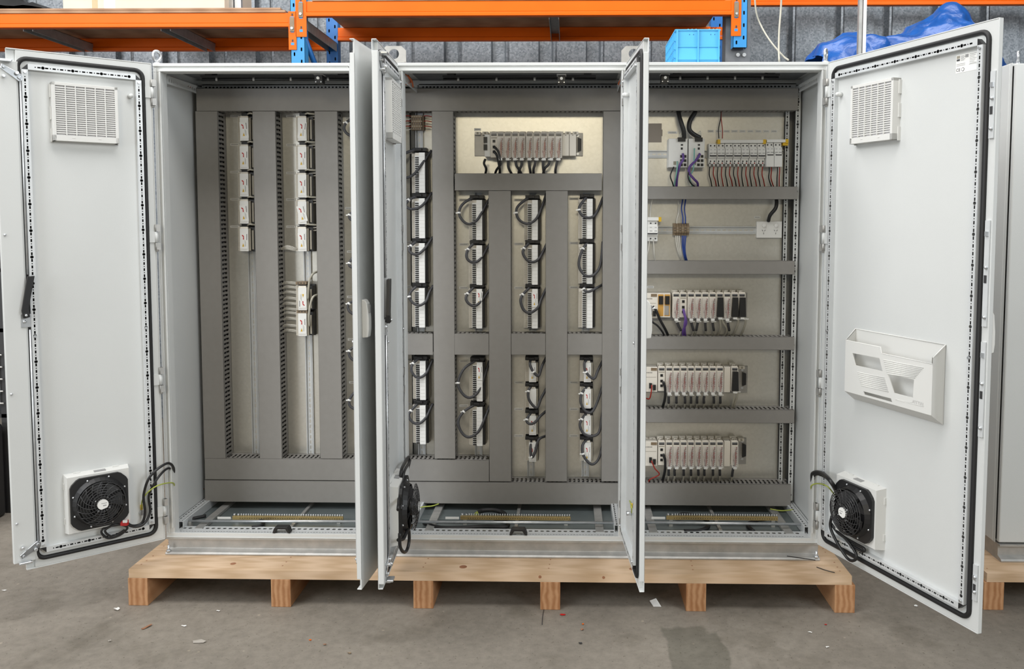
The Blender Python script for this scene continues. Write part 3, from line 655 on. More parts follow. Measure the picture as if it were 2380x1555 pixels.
def short_module(h, header, label, group, bare=False):
    r = thing('field_module', (0, 0, 0), label, 'control module', group); wide = not header
    p0, p1, c0, c1, d1 = (-.034, -.017, -.018, .021, .046) if wide else (-.030, -.010, -.012, .021, .031)
    m = M(); m.box(p0, d1, -.022, 0, -h, 0, 'dark'); m.box(c1 - .001, d1, -.050, -.02, -h + .004, -.006, 'black'); m.box(c1, c1 + .008, -.060, -.05, -h + .004, -.012, 'cream_dark'); m.box(c1 + .012, c1 + .020, -.054, -.05, -h + .01, -.02, 'cream_dark') if wide else None; m.build('carrier', r)
    m = M(); m.box(p0, p1 + .002, -.046, -.02, -h + .002, -.004, 'cream'); dots(m, p0 + .001, p1, -.046, -h + .004, -.006, 3, 20, .0018, 'cream_dark'); m.build('terminal_strip', r)
    m = M(); m.box(c0, c1, -.068, -.02, -h + .002, -.012, 'white'); m.box(c0, c1 - .004, -.060, -.02, -.014, -.004, 'cream')
    for i in range(3): m.box(c0 + .004, c1 - .004, -.0685, -.067, -h + .008 + i * .006, -h + .0086 + i * .006, 'cream_dark')
    m.build('cover', r, bevel=.001, seg=1)
    if header: m = M(); m.box(-.030, .030, -.062, -.01, 0, .015, 'black'); m.box(-.014, .012, -.07, -.06, .003, .012, 'black'); m.build('plug_header', r, bevel=.001, seg=1)
    else: m = M(); m.box(-.016, .012, -.05, -.01, -.002, .010, 'black'); m.build('plug_header', r)
    if not bare: sticker(r, .0015 if wide else .005, -.0688, -h * .58, sc=1.35 if wide else 1)
    return r
def long_module(label, group):
    h = .190; r = thing('terminal_block', (0, 0, 0), label, 'terminal block', group)
    m = M(); m.box(-.034, .036, -.022, 0, -h, 0, 'dark'); m.box(.026, .037, -.052, -.02, -h + .004, -.006, 'black'); m.box(.0375, .041, -.03, -.01, -h + .004, -.004, 'cream_dark'); m.build('carrier', r)
    m = M(); m.box(-.038, -.020, -.040, -.018, -h + .002, -.008, 'cream'); dots(m, -.037, -.022, -.040, -h + .004, -.022, 3, 34, .0016, 'cream_dark'); m.build('terminal_strip', r)
    m = M(); m.box(-.021, -.001, -.056, -.02, -h + .002, -.020, 'white'); m.box(-.021, -.001, -.050, -.02, -.020, -.006, 'cream')
    for i in range(17): z = -.026 - i * .0097; m.box(-.0195, -.0035, -.0585, -.05, z - .0058, z, 'black')
    m.build('relay_row', r)
    m = M(); m.box(0, .026, -.068, -.02, -h + .002, -.006, 'white')
    for i in range(10): z = -.024 - i * .0165; m.box(.001, .025, -.0686, -.067, z - .0004, z, 'cream_dark')
    m.build('cover', r, bevel=.001, seg=1)
    m = M(); m.box(-.031, .033, -.062, -.01, 0, .016, 'black'); m.box(-.015, .012, -.07, -.06, .003, .013, 'black'); m.build('plug_header', r, bevel=.001, seg=1)
    return r
S1 = S2 = None
protoS = short_module(.118, False, '', 'sticker modules in the left cabinet')
protoT = short_module(.104, True, '', 'short terminal blocks, middle cabinet'); protoL = long_module('', 'long terminal blocks with striped relay rows')
used = {}
def place(proto, px, py, label, skip=(), tilt=0, flip=False):
    p = at(px, py, YP - .06); loc = Vector((p.x, YP - .0078, p.z))
    if id(proto) in used or skip: r = copy_thing(proto, loc, label, skip=skip)
    else: r = proto; r.location = loc; r['label'] = label; used[id(proto)] = 1
    for c in r.children:
        if c.name.startswith('sticker'): c.rotation_euler = (0, tilt + (math.pi if flip else 0), 0)
    return r
TAG = []
tagm = None
def plate_tag(px, py, label, w=22, Y=None):
    global tagm
    p = at(px, py, (YP if Y is None else Y) - .0006)
    if tagm is None:
        m = M(); m.box(-.0215, .0215, -.0012, .0005, -.0055, .0055, 'paper')
        for i in range(7): m.box(-.016 + i * .0046, -.0125 + i * .0046, -.0015, -.0011, -.0015, .0015, 'ink_grey')
        tagm = m.build('marker_tag'); o = tagm
    else: o = tagm.copy(); COL.objects.link(o)
    o.location = p; o.scale = (w / 22, 1, 1); tag(o, label, 'marker tag', 'white marker tags on the plates'); return o
tilts = [-.10, .03, 0, -.09, .03]
for i, y in enumerate((268, 334, 398, 461, 525)):
    place(protoS, 569, y, ORD[i] + ' sticker module of the first column from the left side wall', tilt=tilts[i])
    plate_tag(546, y + 2, 'white marker tag left of the ' + ORD[i] + ' module in the first column')
for i, y in enumerate((268, 335, 400, 462, 525)):
    place(protoS, 703.5, y, ORD[i] + ' sticker module in the upper group of five, second column', tilt=(.10, .02, 0, -.22, -.05)[i])
    plate_tag(676, y + 2, 'white marker tag left of the ' + ORD[i] + ' module in the second column')
for i, y in enumerate((662, 722)):
    place(protoS, 704, y, ('upper' if i == 0 else 'lower') + ' sticker module of the pair with white wire bundles at its left', flip=i == 0, tilt=0)
CN = ['first', 'second', 'third', 'fourth']
colx = {0: (975, 976), 1: (1108, 1108), 2: (1237, 1236), 3: (1364, 1363)}
L_rows = {0: [(352, 'topmost'), (458, 'second'), (562, 'third'), (666, 'fourth'), (835, 'fifth'), (938, 'lowest')], 1: [(462, 'topmost'), (567, 'second'), (668, 'third'), (838, 'fourth'), (942, 'lowest')], 2: [(462, 'topmost'), (566, 'second'), (668, 'third')], 3: [(459, 'topmost'), (564, 'second'), (667, 'third')]}
for c, rows in L_rows.items():
    for y, nm in rows:
        cx = colx[c][0] + (0 if y < 700 else 2 if c == 0 else 1)
        r = place(protoL, cx, y, nm + ' long relay terminal block, ' + CN[c] + ' column of the middle cabinet')
        if (c, y) in ((1, 668), (1, 838), (2, 668)): sticker(r, .013, -.069, -.055 if y != 668 or c == 2 else -.05, tilt=.1 if c == 1 and y == 668 else 0)
        plate_tag({0: 947, 1: 1078, 2: 1206, 3: 1334}[c], y + (1 if y > 500 else 3), 'white marker tag beside the ' + nm + ' long block, ' + CN[c] + ' column')
for c in (2, 3):
    for i, y in enumerate((836, 897, 959, 1021)):
        place(protoT, colx[c][1], y, ORD[i] + ' of the four short terminal blocks, ' + CN[c] + ' column of the middle cabinet', skip=('sticker',) if (c, i) == (2, 1) else ())
        if i: plate_tag({2: 1206, 3: 1334}[c], y - 8, 'white marker tag beside the ' + ORD[i] + ' short block, ' + CN[c] + ' column')
for i, y in enumerate((279, 492, 595, 698, 806, 910)):
    place(protoL, 848, y, ORD[i] + ' relay terminal block of the column behind the edge-on leaf, left cabinet')
    plate_tag((812, 813, 817, 817, 819, 822)[i], (275, 484, 585, 690, 789, 889)[i], 'white marker tag beside the ' + ORD[i] + ' cable loop half hidden by the edge-on door')

# ---------------------------------------------------------------- loop cables
def loop_cable(pts, label, band=2, r=.0062, mt='cable_grey', Ys=(.368, .352, .340, .338, .338, .345, .36, .385), group='grey patch cables looping from the blocks', cat='cable'):
    n = len(pts); P = []
    for i, (x, y) in enumerate(pts):
        k = i / (n - 1) * (len(Ys) - 1); a = int(k); b = min(a + 1, len(Ys) - 1); P.append(at(x, y, Ys[a] + (Ys[b] - Ys[a]) * (k - a)))
    c = P[0].copy(); m = M(o=c); m.tube(P, r, mt, 8, 6); r_ = thing('patch_cable', c, label, cat, group); m.build('sheath', r_)
    if band is not None:
        d = (P[min(band + 1, n - 1)] - P[max(band - 1, 0)]).normalized() * .004; m = M(o=c); m.cyl(P[band] - d, P[band] + d, r * 1.35, 'paper', 10)
        if r > .004: s = P[band] + Vector((-r * 1.6, 0, 0)); m.box(s.x - .005, s.x + .005, s.y - .004, s.y - .001, s.z - .0025, s.z + .0025, 'paper')
        m.build('marker_band', r_)
    return r_
LP = {0: [[(965, 348), (940, 358), (925, 385), (940, 412), (962, 405), (985, 375), (1003, 350)], [(970, 455), (950, 465), (943, 478), (955, 486), (975, 482), (990, 468), (1004, 448)], [(972, 558), (955, 572), (951, 583), (962, 591), (975, 589), (990, 574), (1006, 551)], [(972, 662), (955, 678), (951, 690), (960, 704), (975, 710), (990, 700), (998, 680), (1007, 664)], [(975, 832), (960, 845), (956, 860), (965, 875), (978, 877), (992, 865), (1006, 835)], [(972, 937), (955, 955), (950, 967), (960, 982), (975, 984), (990, 970), (1006, 938)]],
 1: [[(1100, 458), (1075, 475), (1067, 495), (1075, 512), (1090, 521), (1108, 512), (1122, 490), (1138, 461)], [(1103, 563), (1088, 580), (1084, 595), (1090, 606), (1103, 610), (1118, 600), (1139, 565)], [(1103, 666), (1087, 683), (1083, 695), (1090, 706), (1103, 711), (1118, 700), (1140, 671)], [(1105, 838), (1078, 858), (1065, 890), (1075, 915), (1093, 924), (1115, 905), (1138, 838)], [(1105, 940), (1078, 957), (1065, 980), (1073, 1005), (1090, 1016), (1112, 1003), (1128, 970), (1140, 940)]],
 2: [[(1232, 456), (1205, 478), (1200, 495), (1208, 512), (1226, 520), (1245, 510), (1258, 485), (1270, 450)], [(1232, 563), (1218, 578), (1216, 590), (1225, 604), (1240, 609), (1255, 598), (1271, 566)], [(1234, 665), (1215, 685), (1210, 700), (1217, 720), (1232, 727), (1250, 715), (1258, 695), (1271, 668)], [(1233, 836), (1232, 848), (1240, 865), (1252, 873), (1260, 850), (1271, 828)], [(1235, 896), (1228, 910), (1230, 930), (1247, 948), (1258, 925), (1271, 901)], [(1235, 958), (1224, 976), (1230, 985), (1243, 982), (1256, 967), (1271, 954)], [(1235, 1022), (1233, 1045), (1236, 1063), (1244, 1050), (1252, 1022), (1271, 1012)]],
 3: [[(1365, 455), (1350, 475), (1346, 488), (1355, 502), (1372, 506), (1386, 495), (1402, 458)], [(1367, 562), (1355, 578), (1346, 605), (1348, 625), (1362, 641), (1380, 639), (1394, 620), (1399, 590), (1401, 562)], [(1362, 664), (1357, 673), (1368, 678), (1385, 670), (1403, 660)], [(1364, 836), (1358, 845), (1362, 865), (1380, 880), (1390, 860), (1402, 836)], [(1365, 898), (1352, 915), (1350, 935), (1360, 955), (1375, 958), (1388, 935), (1402, 893)], [(1365, 958), (1352, 975), (1348, 990), (1357, 1008), (1375, 1014), (1392, 1005), (1398, 975), (1401, 955)], [(1365, 1020), (1354, 1035), (1355, 1055), (1365, 1072), (1378, 1079), (1392, 1065), (1402, 1028)]]}
for c, Ls in LP.items():
    for i, pts in enumerate(Ls):
        loop_cable(pts, 'grey cable loop plugged into the ' + (ORD[i] if i < len(Ls) - 1 else 'lowest') + ' block, ' + CN[c] + ' column of the middle cabinet', band=1 if i % 3 else 2)
for i, pts in enumerate(([(846, 272), (824, 274), (805, 285), (800, 300), (810, 313), (830, 316), (852, 300), (872, 275)], [(846, 487), (823, 492), (812, 500), (815, 510), (828, 513), (850, 505), (873, 480)], [(846, 590), (823, 597), (812, 612), (815, 620), (828, 621), (850, 605), (873, 580)], [(846, 693), (823, 700), (811, 706), (809, 717), (816, 727), (828, 730), (850, 715), (874, 690)], [(846, 800), (826, 805), (812, 816), (814, 830), (828, 838), (852, 820), (875, 790)], [(846, 903), (828, 908), (812, 930), (815, 945), (830, 949), (852, 930), (876, 900)])):
    loop_cable(pts, ORD[i] + ' grey cable loop peeping out left of the edge-on door leaf', band=2)

# white cables from the sticker modules into the duct at their right
for c, (xs, xe) in enumerate(((578, 597), (712, 740))):
    for i, y in enumerate((266, 332, 397, 460, 524)):
        loop_cable([(xs - 2, y - 1), (xs + 3, y - 3), (xs + 9, y - 2), (xe, y - 1)], 'short white cable at the top right of the ' + ORD[i] + ' sticker module, ' + CN[c] + ' column', None, .0042, 'cable_light', (.375, .355, .355, .37), 'white cables of the sticker modules')
        for k, dy in enumerate((7, 13)):
            loop_cable([(xs + 6, y + dy), (xs + 10, y + dy - 1), (xe, y + dy - 2)], ('upper' if k == 0 else 'lower') + ' thin white lead right of the ' + ORD[i] + ' sticker module, ' + CN[c] + ' column', None, .0026, 'white_wire', (.385, .38, .385), 'thin white leads of the sticker modules')
for i, (pts, lb) in enumerate((([(716, 695), (717, 672), (720, 650), (728, 636), (742, 630)], 'upper pale cable bent right beside the wired pair of modules'), ([(719, 758), (718, 735), (721, 710), (728, 690), (742, 684)], 'lower pale cable bent right beside the wired pair of modules'))):
    loop_cable(pts, lb, None, .0052, 'cable_light', (.36, .35, .35, .355, .39), 'pale cables at the wired pair')
for i, y in enumerate((658, 668, 680, 694, 706, 719, 728, 741, 757, 769)):
    x0 = 655 + (i % 4); pts = [(x0, y + 3), (x0 + 8, y - 1), (x0 + 20, y - 1), (694, y + 1)]; m = M(); P = [at(px, py, Yv) for (px, py), Yv in zip(pts, (.395, .385, .38, .385))]
    c = P[-1].copy(); m.o = c
    for k in range(3): m.tube([p + Vector((0, -.002 * k, .0035 * (k - 1) * (1.2 if j else .3))) for j, p in enumerate(P)], .0016, 'white_wire', 5, 4)
    o = m.build('wire_bundle'); o.location = c; tag(o, ORD[i] + ' white wire bundle from top, left of the wired pair of modules', 'wire bundle', 'white wire bundles')
m = M(); P = [at(*p) for p in ((651, 580, .39), (668, 575, .37), (682, 578, .37), (694, 580, .385))]; c = P[-1].copy(); m.o = c
for k in range(5): m.tube([p + Vector((0, -.002 * k, .004 * (k - 2) * (1 if 0 < j < 3 else .3))) for j, p in enumerate(P)], .0017, 'white_wire', 5, 4)
o = m.build('wire_bundle'); o.location = c; tag(o, 'fanned white wire bundle at the lowest module of the upper five', 'wire bundle', 'white wire bundles')
# brown end terminals either side of the wired pair, and the brown bank at the top of the first terminal column
for k, (px, py) in enumerate(((704, 657), (706, 723))):
    p = at(px, py, .39); m = M(o=p); m.box(p.x - .024, p.x + .026, .36, YP - .008, p.z - .006, p.z + .006, 'brown'); dots(m, p.x - .02, p.x + .022, .36, p.z - .004, p.z + .004, 3, 1, .0025, 'dark'); o = m.build('end_terminal'); o.location = p; tag(o, ('upper' if k == 0 else 'lower') + ' flat brown terminal above a wired sticker module', 'terminal', 'flat brown terminals')
def brown_bank(px0, px1, py0, py1, n, label, orient):
    p = at((px0 + px1) / 2, (py0 + py1) / 2, .39); a, b = at(px0, py1, .385), at(px1, py0, .385); r = thing('terminal_bank', p, label, 'terminal bank', 'brown rail terminal banks')
    for i in range(n):
        m = M(o=p)
        if orient == 'v': z0 = a.z + (b.z - a.z) * i / n; z1 = a.z + (b.z - a.z) * (i + .9) / n; m.box(a.x, b.x, .385, YP - .008, z0, z1, 'brown'); m.box(a.x + .01, b.x - .01, .375, .386, z0, z1, 'brown'); dots(m, a.x + .004, b.x - .004, .375, z0, z1, 5, 1, .0022, 'cream_dark' if i % 2 else 'dark')
        else: x0 = a.x + (b.x - a.x) * i / n; x1 = a.x + (b.x - a.x) * (i + .9) / n; m.box(x0, x1, .385, YP - .008, a.z, b.z, 'brown'); m.box(x0, x1, .372, .386, a.z + .012, b.z - .012, 'brown'); dots(m, x0, x1, .372, a.z + .016, b.z - .016, 1, 2, .0022, 'cream_dark' if i % 2 else 'dark')
        m.build('terminal', r)
    return r
brown_bank(955, 985, 268, 302, 6, 'brown terminal bank with red wires at the top of the first terminal column', 'v')
brown_bank(1565, 1602, 519, 547, 6, 'brown terminal bank on the rail left of the power socket', 'h')
for i in range(6):
    y = 270 + i * 6
    for sg, xs in ((-1, (955, 946, 936)), (1, (985, 992, 1007))):
        if i % 2 and sg > 0: continue
        loop_cable([(xs[0], y), (xs[1], y + (2 if i % 2 else -1)), (xs[2], y + 2)], 'wire to the ' + ('left' if sg < 0 else 'right') + ' of the brown bank, row ' + ORD[i] + ' from below' if False else ('red' if i % 2 == 0 else 'white') + ' wire on the ' + ('left' if sg < 0 else 'right') + ' of the topmost brown bank, ' + ORD[i] + ' row', None, .002, 'red_wire' if i % 2 == 0 else 'white_wire', (.39, .38, .385), 'wires at the topmost brown bank', 'wire')

# ================================================================ rack-mounted controllers
def plc_module(pitch, label, group, kind):
    """origin: top centre on the rack plate"""
    r = thing('controller_module', (0, 0, 0), label, 'controller module', group); h = pitch / 2 - .0008
    m = M(); m.box(-h, h, -.078, 0, -.110, 0, 'cream'); m.box(-h + .002, h - .002, -.074, -.062, 0, .004, 'cream'); m.cyl((0, -.040, 0), (0, -.040, .010), .009, 'cream', 8); m.box(-h + .002, h - .002, -.026, -.008, 0, .012, 'cream'); m.box(-.004, .004, -.058, -.026, 0, .006, 'cream_dark'); m.build('body', r, bevel=.0012, seg=1)
    m = M(); m.box(-h + .004, h - .004, -.0795, -.077, -.014, -.002, 'display'); m.box(-h + .005, h - .005, -.0805, -.0795, -.006, -.003, 'ink_grey'); m.build('display', r)
    if kind.startswith('wired'):
        m = M(); m.box(-h + .003, h - .003, -.082, -.077, -.112, -.019, 'cream'); dots(m, h - .009, h - .004, -.082, -.108, -.024, 1, 10, .0018, 'ink'); m.build('connector', r)
        m = M(); rnd = random.Random(5)
        pal = ('tan_wire', 'brown_wire', 'white_wire', 'tan_wire', 'red_wire', 'tan_wire') if kind == 'wired' else ('red_wire', 'brown_wire', 'white_wire', 'brown_wire', 'red_wire', 'ink_grey')
        for k in range(13):
            x = -h + .006 + rnd.random() * (2 * h - .018); x2 = -.005 + rnd.random() * .010; z0 = -.024 - .007 * (k % 8)
            m.tube([(h - .007, -.084, z0), (h - .012, -.087, z0 - .003), (x, -.0895 + .002 * rnd.random(), z0 - .014), (x2, -.090, -.082), (x2 * .6, -.088, -.100), (0, -.086, -.116)], .0015, pal[k % 6], 5, 4)
        m.build('wires', r)
        m = M(); m.box(-h + .001, h - .001, -.096, -.083, -.113, -.018, 'clear'); m.build('clear_cover', r)
        m = M(); m.box(-.008, .008, -.094, -.078, -.124, -.113, 'white'); m.build('cable_clamp', r)
    if kind == 'black':
        m = M(); m.prism([(-h + .004, -.018), (h - .004, -.018), (h - .0005, -.106), (-h + .0005, -.106)], 'y', -.100, -.077, 'black'); m.box(-.009, .009, -.098, -.080, -.116, -.105, 'white'); m.build('plug', r)
    if kind == 'net':
        for z in (-.036, -.062, -.084): m = M(); m.box(-.006, .006, -.0795, -.077, z - .007, z + .005, 'black'); m.build('socket', r)
        m = M(); m.box(-h + .003, h - .003, -.0785, -.0775, -.024, -.020, 'cream_dark'); m.build('legend', r)
    return r
PW = 'wired controller modules behind clear covers'
plcs = {k: plc_module(.0335, '', g, k) for k, g in (('wired', PW), ('wired_red', PW), ('black', 'controller modules with black plugs'), ('net', 'network modules of the racks'))}
pu = {}
def put(kind, px, py, label, sx=1):
    p = at(px, py, YP - .085); loc = Vector((p.x, YP - .006, p.z))
    if kind in pu: r = copy_thing(plcs[kind], loc, label)
    else: r = plcs[kind]; r.location = loc; r['label'] = label; pu[kind] = 1
    r.scale = (sx, 1, 1); return r
def rack(x0, x1, y0, y1, label, ends=()):
    a, b = at(x0, y1, YP - .006), at(x1, y0, YP - .006); c = Vector(((a.x + b.x) / 2, YP, (a.z + b.z) / 2)); r = thing('rack_backplane', c, label, 'rack backplane', 'controller racks')
    m = M(o=c); m.box(a.x, b.x, YP - .006, YP, a.z, b.z, 'metal_grey'); m.build('plate', r, bevel=.001, seg=1)
    m = M(o=c); n = int((b.x - a.x) / .0345)
    for i in range(n): xx = a.x + .017 + i * .0345; m.box(xx - .013, xx + .013, YP - .03, YP - .004, b.z - .010, b.z + .004, 'cream'); m.cyl((xx, YP - .034, b.z - .003), (xx, YP - .028, b.z - .003), .005, 'cream_dark', 8)
    m.build('top_rail', r)
    for px in ends:
        p = at(px, (y0 + y1) / 2, YP - .02); m = M(o=c); m.prism([(p.x - .008, p.z - .032), (p.x + .008, p.z - .026), (p.x + .008, p.z + .026), (p.x - .008, p.z + .032)], 'y', YP - .022, YP - .005, 'black'); m.build('end_connector', r)
        m = M(o=c)
        for sz in (-.042, .042): m.cyl((p.x - .008, YP - .012, p.z + sz), (p.x - .008, YP - .005, p.z + sz), .006, 'zinc', 10)
        m.build('rack_screw', r)
    return r
def run_down(pts, label, group, tie=True, mt='cable_grey', r=.0058, tails=True, Ys=(.345, .345, .365, .40)):
    n = len(pts); P = []
    for i, (x, y) in enumerate(pts):
        k = i / (n - 1) * (len(Ys) - 1); a = min(int(k), len(Ys) - 2); P.append(at(x, y, Ys[a] + (Ys[a + 1] - Ys[a]) * (k - a)))
    c = P[0].copy(); o = thing('field_cable', c, label, 'cable', group); m = M(o=c)
    SP = spline(P, 5); cut = int(len(SP) * .68) if tails else len(SP)
    m.tube(SP[:cut], r, mt, 8, 1); m.build('sleeve', o)
    if tails: m = M(o=c); m.tube(SP[cut - 1:], r * .72, 'cable_light', 6, 1); m.build('core', o)
    if tie: m = M(o=c); d = (P[1] - P[0]).normalized(); q = P[0] + d * .010; m.cyl(q - d * .004, q + d * .004, r * 1.35, 'white', 10); m.box(q.x, q.x + .014, q.y - .009, q.y - .006, q.z - .002, q.z + .002, 'white'); m.build('tie', o)
    return o
# lit rack in the middle cabinet
rack(1103, 1355, 309, 363, 'rack on the brightly lit panel of the middle cabinet', (1347,))
p = at(1134, 312, YP - .085); r = thing('power_supply_module', (p.x, YP - .006, p.z), 'narrow white supply module at the left end of the lit rack', 'power supply module')
m = M(); m.box(-.016, .010, -.07, 0, -.10, 0, 'white'); m.build('body', r, bevel=.001, seg=1)
for z0 in (-.012, -.045): m = M(); m.box(-.020, -.004, -.078, -.05, z0 - .026, z0, 'black'); m.build('socket', r)
put('net', 1148, 309, 'network module at the left end of the lit rack, two black leads in it')
for i, px in enumerate((1163.5, 1180, 1197, 1213, 1230.5, 1247.5, 1264.5, 1281.5, 1298.5)):
    put('wired', px, 309, LORD[i] + ' of the clear-covered modules on the lit rack', 1.0)
for i, (a, b) in enumerate(((1307, 1322.5), (1323.5, 1339))):
    u, v = at(a, 362, .36), at(b, 312, .36); m = M(); m.box(u.x, v.x, .36, YP - .006, u.z, v.z, 'cream'); m.box((u.x + v.x) / 2 - .003, (u.x + v.x) / 2 + .003, .3585, .36, v.z - .006, v.z - .002, 'cream_dark'); one(m, 'blanking_plate', ('left' if i == 0 else 'right') + ' cream blanking plate near the right end of the lit rack', 'blanking plate', 'cream blanking plates', bevel=.001, seg=1)
for i, pts in enumerate(([(1181, 366), (1181, 385), (1184, 395), (1190, 405)], [(1211, 366), (1212, 383), (1207, 395), (1205, 405)], [(1229, 366), (1230, 384), (1232, 395), (1234, 406)], [(1246, 366), (1243, 382), (1240, 393), (1240, 406)], [(1262, 366), (1262, 384), (1263, 394), (1265, 406)], [(1278, 366), (1275, 382), (1266, 392), (1262, 406)], [(1297, 366), (1293, 384), (1291, 395), (1291, 406)], [(1197, 366), (1200, 384), (1205, 392), (1213, 406)])):
    run_down(pts, 'grey cable under the lit rack, ' + ['first', 'third', 'fourth', 'fifth', 'sixth', 'seventh', 'eighth', 'second'][i] + ' from its left', 'cables under the lit rack', tails=False, Ys=(.345, .345, .355, .38))
for i, pts in enumerate(([(1147, 340), (1158, 352), (1163, 380), (1154, 395), (1150, 406)], [(1147, 351), (1155, 362), (1161, 390), (1162, 406)], [(1128, 370), (1125, 380), (1130, 392), (1128, 404)])):
    run_down(pts, ('upper black lead plugged into the network module of the lit rack', 'lower black lead plugged into the network module of the lit rack', 'short black lead hanging under the bare left end of the lit rack')[i], 'black leads at the lit rack', False, 'black', .0055, False, (.335, .33, .345, .38))
plate_tag(1110, 301, 'white marker tag above the left end of the lit rack', 16)

# three racks in the right cabinet
rowname = ('upper rack of the right cabinet', 'middle rack of the right cabinet', 'lowest rack of the right cabinet')
for ri, (y0, y1, xe) in enumerate(((677, 740, 1737), (847, 907, 1738), (1014, 1072, 1735))):
    rack(1472, xe, y0 + 4, y1 + 5, 'backplane of the ' + rowname[ri], (1730,) if ri else ())
    p = at(1510, (682, 854, 1027)[ri], YP - .085); r = thing('processor_module', (p.x, YP - .006, p.z), 'cream processor module at the left end of the ' + rowname[ri], 'processor module', 'processor modules')
    m = M(); m.box(-.075, .036, -.078, 0, -.114, 0, 'cream'); m.build('body', r, bevel=.0015, seg=1)
    m = M(); m.box(.006, .033, -.0795, -.077, -.015, -.002, 'brown'); m.build('display', r); m = M()
    for k in range(5): m.box(-.02 + k * .007, -.017 + k * .007, -.0785, -.077, -.027, -.022, 'ink')
    m.box(-.03, .03, -.0785, -.077, -.046, -.044, 'cream_dark'); m.build('legend', r)
    for dx, dz in ((.004, -.084), (.022, -.092)): m = M(); m.box(dx - .006, dx + .006, -.088, -.077, dz - .012, dz + .012, 'black'); m.build('socket', r)
U = rowname[0]
for k, (x, lb) in enumerate(((1536, 'orange double-socket'), (1551, 'orange and grey'))):
    p = at(x, 682, YP - .085); r = thing('interface_module', (p.x, YP - .006, p.z), lb + ' interface module at the left of the ' + U, 'interface module', 'orange interface modules'); m = M(); m.box(-.015, .015, -.078, 0, -.110, 0, 'cream'); m.box(-.013, .013, -.0785, -.077, -.105, -.004, 'orange_plastic'); m.build('body', r, bevel=.001, seg=1)
    m = M(); m.box(-.010, .010, -.084, -.077, -.050, -.012, 'black'); m.build('socket', r)
    if k: m = M(); m.box(-.012, .008, -.0795, -.078, -.100, -.056, 'metal_grey'); m.build('grey_panel', r)
cnt = 0
for x, kind in ((1571.7, 'wired'), (1588.5, 'net'), (1606.5, 'wired'), (1623, 'wired'), (1639.5, 'wired'), (1656.5, 'wired'), (1673.5, 'black'), (1690.5, 'wired'), (1708, 'black'), (1725, 'black')):
    put('wired_red' if kind == 'wired' else kind, x, 682, {'wired': 'clear-covered module, ', 'net': 'network module with purple cables, ', 'black': 'module with black plug, '}[kind] + ['first', 'second', 'third', 'fourth', 'fifth', 'sixth', 'seventh', 'eighth', 'ninth', 'tenth'][cnt] + ' after the orange ones on the upper rack'); cnt += 1
for ri, y0 in ((1, 854), (2, 1027)):
    put('net', 1538, y0, 'network module with black leads beside the processor, ' + rowname[ri].replace(' of the right cabinet', ', right cabinet'))
    for i in range(8): put('wired_red', 1555.5 + i * 16.9, y0, LORD[i] + ' of eight clear-covered modules, ' + rowname[ri])
    p = at(1690.5, y0, YP - .085); m = M(); m.box(p.x - .012, p.x + .016, YP - .075, YP - .006, p.z - .118, p.z, 'cream'); one(m, 'blanking_plate', 'cream blank cover on the ' + rowname[ri], 'blanking plate', 'cream blanking plates', bevel=.001, seg=1)
    put('black' if ri == 1 else 'wired_red', 1708, y0, ('black-plug module alone at the right end of the ' if ri == 1 else 'lone clear-covered module at the right end of the ') + rowname[ri])
RC = 'cables below the racks of the right cabinet'
for i, (xa, xb) in enumerate(((1572, 1583), (1606, 1612), (1623, 1617), (1639, 1640), (1656, 1659), (1691, 1695))):
    run_down([(xa, 742), (xa + (xb - xa) * .4, 756), (xb, 771), (xb - 6, 784)], LORD[i] + ' grey cable below the upper rack of the right cabinet', RC, Ys=(.345, .35, .368, .40))
for i, (xa, xb) in enumerate(((1672, 1670), (1678, 1686), (1714, 1706), (1731, 1724))):
    run_down([(xa, 736), (xa + 2, 748), (xb + 4, 765), (xb - 4, 784)], LORD[i] + ' pale cable from the black plugs of the upper rack', RC, True, 'cable_light', .0052, False, (.345, .345, .365, .40))
for i, pts in enumerate(([(1588, 718), (1591, 730), (1595, 750), (1588, 768), (1588, 786)], [(1589, 726), (1593, 740), (1591, 760), (1593, 786)])):
    run_down(pts, ('left' if i == 0 else 'right') + ' purple cable looping from the network module of the upper rack', 'purple cables', False, 'purple', .0055, False, (.338, .332, .345, .40))
for i, pts in enumerate(([(1517, 712), (1525, 722), (1535, 745), (1546, 765), (1555, 784)], [(1511, 722), (1514, 745), (1528, 757), (1540, 772), (1545, 784)])):
    run_down(pts, ('thick' if i == 0 else 'thin') + ' black cable slanting right below the processor of the upper rack', 'black cables below the processors', i == 0, 'black', .006 if i == 0 else .0045, False, (.335, .33, .345, .40))
for ri, yb, yd in ((1, 913, 955), (2, 1081, 1127)):
    for i in range(8):
        xa = 1555 + i * 17; xb = xa + ((-1, 0, 3, 0, -3, -4, 2, 0), (-1, -4, 0, 0, 0, -3, 0, -1))[ri - 1][i]
        run_down([(xa, yb), (xb, yb + 12), (xb, yb + 27), (xb - 3, yd)], LORD[i] + ' grey cable below the ' + rowname[ri], RC, Ys=(.345, .35, .368, .40))
    run_down([(1541, yb - 26), (1546, yb - 10), (1545, yb + 15), (1537, yd)], 'bundled black lead below the network module of the ' + rowname[ri], 'black cables below the processors', False, 'black', .0062, False, (.335, .335, .35, .40))
    run_down([(1515, yb - 18), (1513, yb + 2), (1509, yb + 14), (1500, yb + 12)] if ri == 1 else [(1514, yb - 10), (1522, yb + 8), (1532, yb + 22), (1510, yb + 34), (1508, yd)], 'red and white twisted lead below the processor of the ' + rowname[ri], 'twisted leads', False, 'red_wire', .003, False, (.335, .335, .35, .38))
